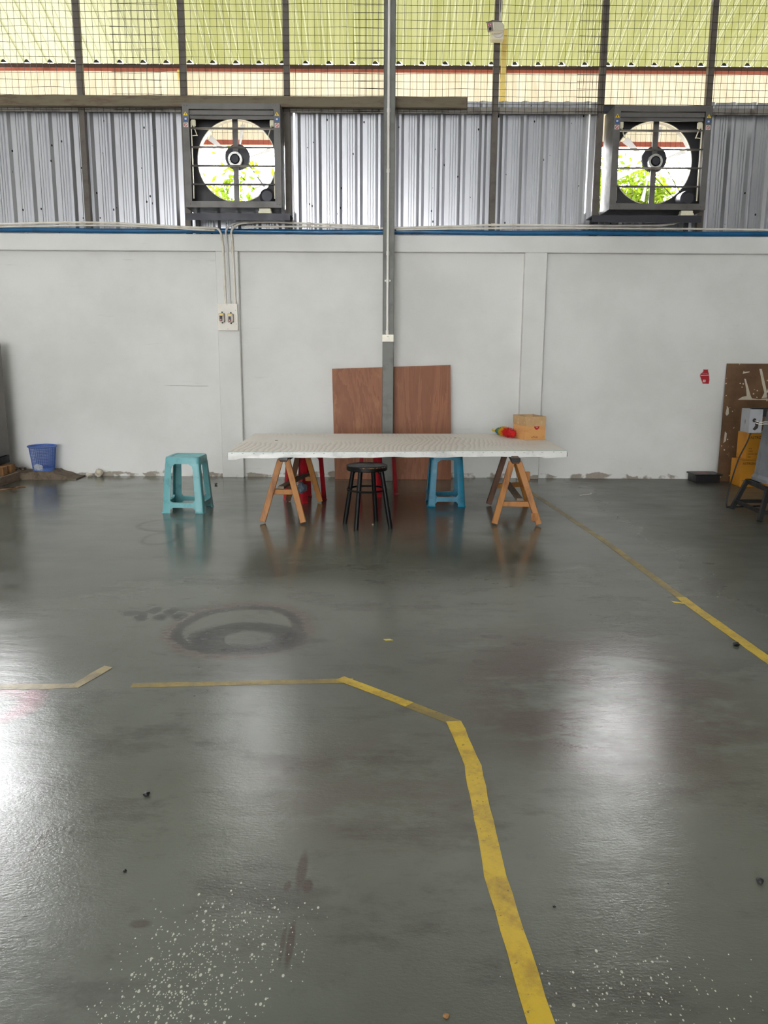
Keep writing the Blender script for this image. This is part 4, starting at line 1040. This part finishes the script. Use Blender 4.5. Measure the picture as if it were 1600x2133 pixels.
def yellow_box(x, y, z, w, d, h, rot, label, lines):
    t = thing('yellow_carton', (x + w / 2, y + d / 2, z), label, 'box', 'yellow cartons')
    R = Matrix.Translation((x, y, z)) @ Matrix.Rotation(math.radians(rot), 4, 'Z')
    m = MB(); m.box(0, w, 0, d, 0, h, .003, R); m.build('carton', M['ybox'], t)
    m = MB(); m.box(w * .02, w * .98, -.0008, -.0002, h - .003, h - .0015, 0, R); m.box(-.0008, -.0002, d * .02, d * .98, h * .02 + .001, h * .03 + .001, 0, R); m.build('seam', M['ink'], t)
    for s, size, px, pz in lines:
        text_mesh('lettering', s, size, R @ Matrix.Translation((px, -.0010, pz)) @ Matrix.Rotation(PI / 2, 4, 'X'), M['ink'], t, .0003)
    return t
yellow_box(3.560, 8.035, 0, .36, .21, .272, 3, 'lower yellow carton of the stack behind the grey machine', [('ASTRON', .034, .015, .225), ('No.', .02, .02, .06)])
yellow_box(3.605, 8.05, .2735, .34, .20, .272, 3, 'upper yellow carton stacked behind the grey machine', [('ASTRON', .036, .03, .21), ('PCS', .02, .022, .105), ('ITEM', .02, .022, .078), ('MODEL NO', .02, .018, .05), ('NO', .02, .02, .022)])

# machine on an angle iron stand
t = thing('machine_stand', (3.35, 6.7, 0), 'dark angle iron stand on the floor at the right edge, carrying the grey machine', 'stand')
tl, tr_, bl, br = Vector((3.105, 6.87, .243)), Vector((3.075, 6.42, .243)), Vector((3.70, 6.87, .243)), Vector((3.70, 6.42, .243))
f1, f2, f3, f4 = Vector((2.992, 6.86, 0)), Vector((2.99, 6.33, 0)), Vector((3.82, 6.90, 0)), Vector((3.82, 6.30, 0))
for a, b in ((tl, f1), (tr_, f2), (bl, f3), (br, f4)):
    m = MB(); m.bar(b, a, .034, .034, .002, up=(0, 1, 0)); m.build('leg', M['stand'], t)
for a, b, nm in ((tl, tr_, 'top_rail'), (bl, br, 'top_rail'), (tl, bl, 'top_rail'), (tr_, br, 'top_rail')):
    m = MB(); m.bar(a, b, .034, .034, .002); m.build(nm, M['stand'], t)
for a, b in ((f1 + (tl - f1) * .28, f2 + (tr_ - f2) * .28), (f1 + (tl - f1) * .28, f3 + (bl - f3) * .28), (f2 + (tr_ - f2) * .28, f4 + (br - f4) * .28)):
    m = MB(); m.bar(a, b, .028, .028, .002); m.build('lower_rail', M['stand'], t)
t = thing('pedestal_machine', (3.4, 6.66, .262), 'grey tapered pedestal machine with a dark head at the right edge', 'machine')
m = MB(); secs = []
for z, hx, hy in ((.262, .235, .16), (.290, .235, .16), (.315, .218, .15), (.42, .212, .145), (.80, .178, .13), (.90, .150, .11), (.945, .115, .09)):
    n = 5; ring = []
    r = .04
    for qx, qy, a0 in ((1, 1, 0), (-1, 1, PI / 2), (-1, -1, PI), (1, -1, 3 * PI / 2)):
        for k in range(n + 1):
            a = a0 + PI / 2 * k / n
            ring.append(m.bm.verts.new((3.36 + qx * (hx - r) + r * math.cos(a), 6.71 + qy * (hy - r) + r * math.sin(a), z)))
    secs.append(ring)
for a, b in zip(secs, secs[1:]):
    k = len(a)
    for i in range(k): m.bm.faces.new((a[i], a[(i + 1) % k], b[(i + 1) % k], b[i]))
m.bm.faces.new(secs[0]); m.bm.faces.new(secs[-1])
m.build('pedestal', M['grey_machine'], t, smooth=True, angle=30)
m = MB(); m.lathe([(0, -.17), (.06, -.17), (.075, -.15), (.075, .15), (.06, .17), (0, .17)], (3.40, 6.71, 1.021), 28, 'x'); m.build('motor_head', M['black'], t, smooth=True)
m = MB(); m.box(3.045, 3.262, 6.76, 6.80, .862, .872); m.build('switch_bracket', M['stand'], t)
m = MB(); m.box(3.116, 3.16, 6.74, 6.80, .80, .861, .003); m.build('terminal', M['black'], t)
box_ = MB(); box_.box(3.004, 3.112, 6.70, 6.865, .668, .8615, .004); sb = box_.build('switch_box', M['grey_box'], t, label='light grey electric switch box')
m = MB(); m.prism([(3.028, 6.6988, .775), (3.038, 6.6988, .79), (3.055, 6.6988, .787), (3.062, 6.6988, .76), (3.088, 6.6988, .77), (3.08, 6.6988, .74), (3.078, 6.6988, .71), (3.055, 6.6988, .69), (3.035, 6.6988, .70), (3.055, 6.6988, .728), (3.05, 6.6988, .755), (3.032, 6.6988, .762)], (0, -.0015, 0)); m.build('dark_emblem', M['ink'], sb)
m = MB(); m.prism([(3.0035, 6.77, .76), (3.0035, 6.776, .775), (3.0035, 6.784, .76), (3.0035, 6.776, .735)], (-.001, 0, 0)); m.build('rust_spot', M['beam_rust'], sb)
for z in (.758, .742):
    m = MB(); m.tube(smooth_path([(3.045, 6.692, z + .012), (3.09, 6.685, z), (3.13, 6.69, z + .003), (3.19, 6.70, z)]), .003, 6); m.build('switch_wire', M['white_conduit'], t)
m = MB(); m.tube(smooth_path([(3.06, 6.78, .668), (3.045, 6.80, .58), (3.01, 6.84, .45), (2.985, 6.87, .30), (2.972, 6.90, .16), (2.967, 6.91, .02), (3.01, 6.92, .006), (3.3, 6.98, .006)]), .006, 8); m.build('power_cable', M['black'], t)

# red jar shaped sticker on the wall
t = thing('wall_sticker', (3.34, 8.564, 1.0), 'red jar shaped sticker on the white wall left of the hardboard panel', 'sticker')
def sp(u, v, o=0): return (3.331 + (u - 970) / 400 * .0855, 8.5640 - o, 1.0 + (1150 - v) / 710 * .150)
m = MB(); m.prism([sp(*p) for p in ((850, 415), (1130, 415), (1160, 520), (1200, 660), (1225, 850), (1240, 1010), (1215, 1150), (850, 1120), (800, 980), (730, 850), (705, 720), (740, 620), (860, 500))], (0, -.0006, 0)); m.build('white_backing', M['sticker_white'], t)
m = MB(); m.prism([sp(*p, .0008) for p in ((870, 440), (1120, 440), (1105, 490), (1165, 660), (1190, 760), (1215, 950), (1200, 1135), (900, 1130), (880, 1060), (800, 900), (740, 740), (760, 660), (870, 560), (890, 490))], (0, -.0006, 0)); m.build('red_jar', M['sticker_red'], t)
m = MB()
m.prism([sp(*p, .0016) for p in ((770, 705), (1180, 695), (1185, 725), (770, 745))], (0, -.0004, 0))
for u in (880, 970, 1060): m.prism([sp(*p, .0016) for p in ((u - 14, 615), (u + 14, 615), (u + 14, 645), (u - 14, 645))], (0, -.0004, 0))
m.prism([sp(*p, .0016) for p in ((900, 940), (1030, 940), (1025, 1055), (905, 1055))], (0, -.0004, 0))
m.build('white_print', M['sticker_white'], t)
m = MB(); m.prism([sp(*p, .0022) for p in ((940, 970), (985, 970), (985, 1015), (940, 1015))], (0, -.0003, 0)); m.build('red_print', M['sticker_red'], t)

# ------------------------------------------------------------------ floor tape
def tape(pts, w, z, m_, label, j=.0012):
    rnd = random.Random(len(label)); P = []
    for a, b in zip(pts, pts[1:]):
        n = max(1, int(((a[0] - b[0]) ** 2 + (a[1] - b[1]) ** 2) ** .5 / .06))
        P += [lerp(a, b, k / n) for k in range(n)]
    P.append(pts[-1]); L_, R_ = [], []
    for i, p in enumerate(P):
        a, b = P[max(0, i - 1)], P[min(len(P) - 1, i + 1)]
        d = Vector((b[0] - a[0], b[1] - a[1])).normalized(); n = Vector((-d.y, d.x))
        L_.append((p[0] + n.x * (w / 2 + rnd.uniform(-j, j)), p[1] + n.y * (w / 2 + rnd.uniform(-j, j))))
        R_.append((p[0] - n.x * (w / 2 + rnd.uniform(-j, j)), p[1] - n.y * (w / 2 + rnd.uniform(-j, j))))
    m = MB(); vs = [[m.bm.verts.new((q[0], q[1], zz)) for q, zz in ((l, z), (l, z + .0006), (r, z + .0006), (r, z))] for l, r in zip(L_, R_)]
    for a, b in zip(vs, vs[1:]):
        for i in range(4): m.bm.faces.new((a[i], a[(i + 1) % 4], b[(i + 1) % 4], b[i]))
    m.bm.faces.new(vs[0]); m.bm.faces.new(vs[-1])
    m.build('floor_tape', m_, base=(P[len(P) // 2][0], P[len(P) // 2][1], z), label=label, cat='floor tape', group='tape strips on the floor')
tape([(1.37, 8.1), (1.415, 7.54), (1.568, 5.58), (1.622, 4.25)], .050, .0004, M['tape_old'], 'long worn yellow tape line receding along the floor to the right trestle')
tape([(1.622, 4.26), (1.629, 4.05), (1.672, 3.35), (1.72, 2.5)], .056, .0011, M['tape_y'], 'brighter yellow tape strip on the floor running out at the right edge', .002)
tape([(.256, 2.72), (.289, 2.40), (.287, 1.84), (.316, 1.38), (.335, 1.0)], .054, .0018, M['tape_y'], 'bright yellow tape strip running towards the viewer from the corner', .002)
tape([(-.175, 3.11), (.10, 2.862)], .048, .0011, M['tape_y'], 'short slanting yellow tape strip at the bend next to the long worn strip')
tape([(.07, 2.888), (.262, 2.71)], .05, .0004, M['tape_old'], 'short worn dark tape piece at the corner joining the bright strip')
tape([(-.998, 3.027), (-.19, 3.083), (-.12, 3.090)], .043, .0004, M['tape_old'], 'level worn yellow tape strip across the floor in front of the soot ring')
tape([(-1.75, 2.99), (-1.50, 3.003), (-1.203, 3.022)], .052, .0004, M['tape_dirty'], 'shiny worn tan tape strip on the floor by the pink stain', .004)
tape([(-1.222, 3.01), (-1.155, 3.22)], .046, .0012, M['tape_dirty'], 'bent back end of the tan tape, pointing away from the pink stain', .004)

# small litter on the floor
lit = [((1.607, 3.512), .016, 'black', 'black crumb lying beside the bright yellow tape at the right edge'),
       ((-.705, 2.214), .010, 'black', 'dark crumb on the open floor in front of the level tape strip'),
       ((-1.68, 8.0), .016, 'rubble', 'brown crumb on the floor by the foot of the left pilaster'),
       ((.949, 1.822), .009, 'black', 'dark chip on the floor right of the bright tape strip near the right edge'),
       ((-.656, 1.853), .005, 'black', 'tiny black speck on the floor left of the bright tape, nearest the white splatter'),
       ((.413, 1.725), .004, 'black', 'tiny dark speck just right of the bright yellow tape strip'),
       ((.129, 1.395), .006, 'wood_pallet', 'small brown crumb at the bottom of the floor left of the bright tape'),
       ((-.085, 6.12), .008, 'plaster', 'small white crumb on the floor between the black stool legs')]
for i, ((x, y), r, k, lab) in enumerate(lit):
    rock('crumb', (x, y, 0), r, M[k], lab, 'crumb', 60 + i, None, (1, 1, .6))
m = MB(); m.prism([(1.545, 4.19, .0003), (1.60, 4.15, .0012), (1.602, 4.135, .0012), (1.55, 4.16, .0003)], (0, 0, .0015)); m.build('tape_scrap', M['peel'], base=(1.57, 4.16, 0), label='peeled scrap of yellow tape beside the long tape line', cat='scrap')
m = MB(); m.prism([(.0, 3.57, .0003), (.03, 3.575, .0003), (.045, 3.56, .0003), (.01, 3.555, .0003)], (0, 0, .0015)); m.build('paper_scrap', M['peel'], base=(.02, 3.56, 0), label='small yellowish scrap alone on the floor behind the slanting tape', cat='scrap')
m = MB(); m.tube(smooth_path([(1.83, 7.48, .004), (1.87, 7.50, .006), (1.91, 7.53, .004), (1.95, 7.53, .012), (1.955, 7.58, .016)]), .0035, 6); m.build('wire_offcut', M['white_conduit'], base=(1.9, 7.52, 0), label='short white wire offcut on the floor right of the right trestle', cat='wire')

# ------------------------------------------------------------------ light, sky, camera
w = bpy.data.worlds.new('sky'); scene.world = w; w.use_nodes = True
bg = w.node_tree.nodes['Background']; bg.inputs[0].default_value = (0.98, 0.99, 1.0, 1); bg.inputs[1].default_value = 1.0
# bright hazy sky, brightest around the low sun beyond the back wall
wt = w.node_tree
def wm(op, a, b, clamp=False):
    n = wt.nodes.new('ShaderNodeMath'); n.operation = op; n.use_clamp = clamp
    for i, v in enumerate((a, b)):
        if isinstance(v, bpy.types.NodeSocket): wt.links.new(v, n.inputs[i])
        else: n.inputs[i].default_value = v
    return n.outputs[0]
tc = wt.nodes.new('ShaderNodeTexCoord'); nv = wt.nodes.new('ShaderNodeVectorMath'); nv.operation = 'NORMALIZE'; wt.links.new(tc.outputs['Generated'], nv.inputs[0])
dp = wt.nodes.new('ShaderNodeVectorMath'); dp.operation = 'DOT_PRODUCT'; wt.links.new(nv.outputs[0], dp.inputs[0])
el, az = math.radians(26), math.radians(9); dp.inputs[1].default_value = (math.sin(az) * math.cos(el), math.cos(az) * math.cos(el), math.sin(el))
glow = wm('MULTIPLY', wm('POWER', wm('MAXIMUM', dp.outputs['Value'], 0.0), 30.0), 66.0)
wt.links.new(wm('ADD', glow, 15.0), bg.inputs[1])

cam = bpy.data.cameras.new('camera'); co = bpy.data.objects.new('camera', cam); COL.objects.link(co)
cam.sensor_fit = 'VERTICAL'; cam.sensor_height = 24.0; cam.lens = 24.0 * 1690 / 2133
cam.clip_start = 0.05; cam.clip_end = 200
Pt, Ro = math.radians(11.08), math.radians(0.3)
fwd = Vector((0, math.cos(Pt), -math.sin(Pt))); up0 = Vector((0, math.sin(Pt), math.cos(Pt))); r0 = Vector((1, 0, 0))
right = r0 * math.cos(Ro) + up0 * math.sin(Ro); up = -r0 * math.sin(Ro) + up0 * math.cos(Ro)
Rm = Matrix((right, up, -fwd)).transposed().to_4x4()
co.matrix_world = Matrix.Translation((0, 0, 1.3)) @ Rm
scene.camera = co
vs = scene.view_settings
vs.view_transform = 'Standard'; vs.look = 'None'; vs.gamma = 1.0; vs.use_curve_mapping = False; vs.exposure = 0.13
cy = scene.cycles
cy.use_denoising = True
cy.max_bounces = 10; cy.diffuse_bounces = 6; cy.glossy_bounces = 5
cy.sample_clamp_indirect = 60
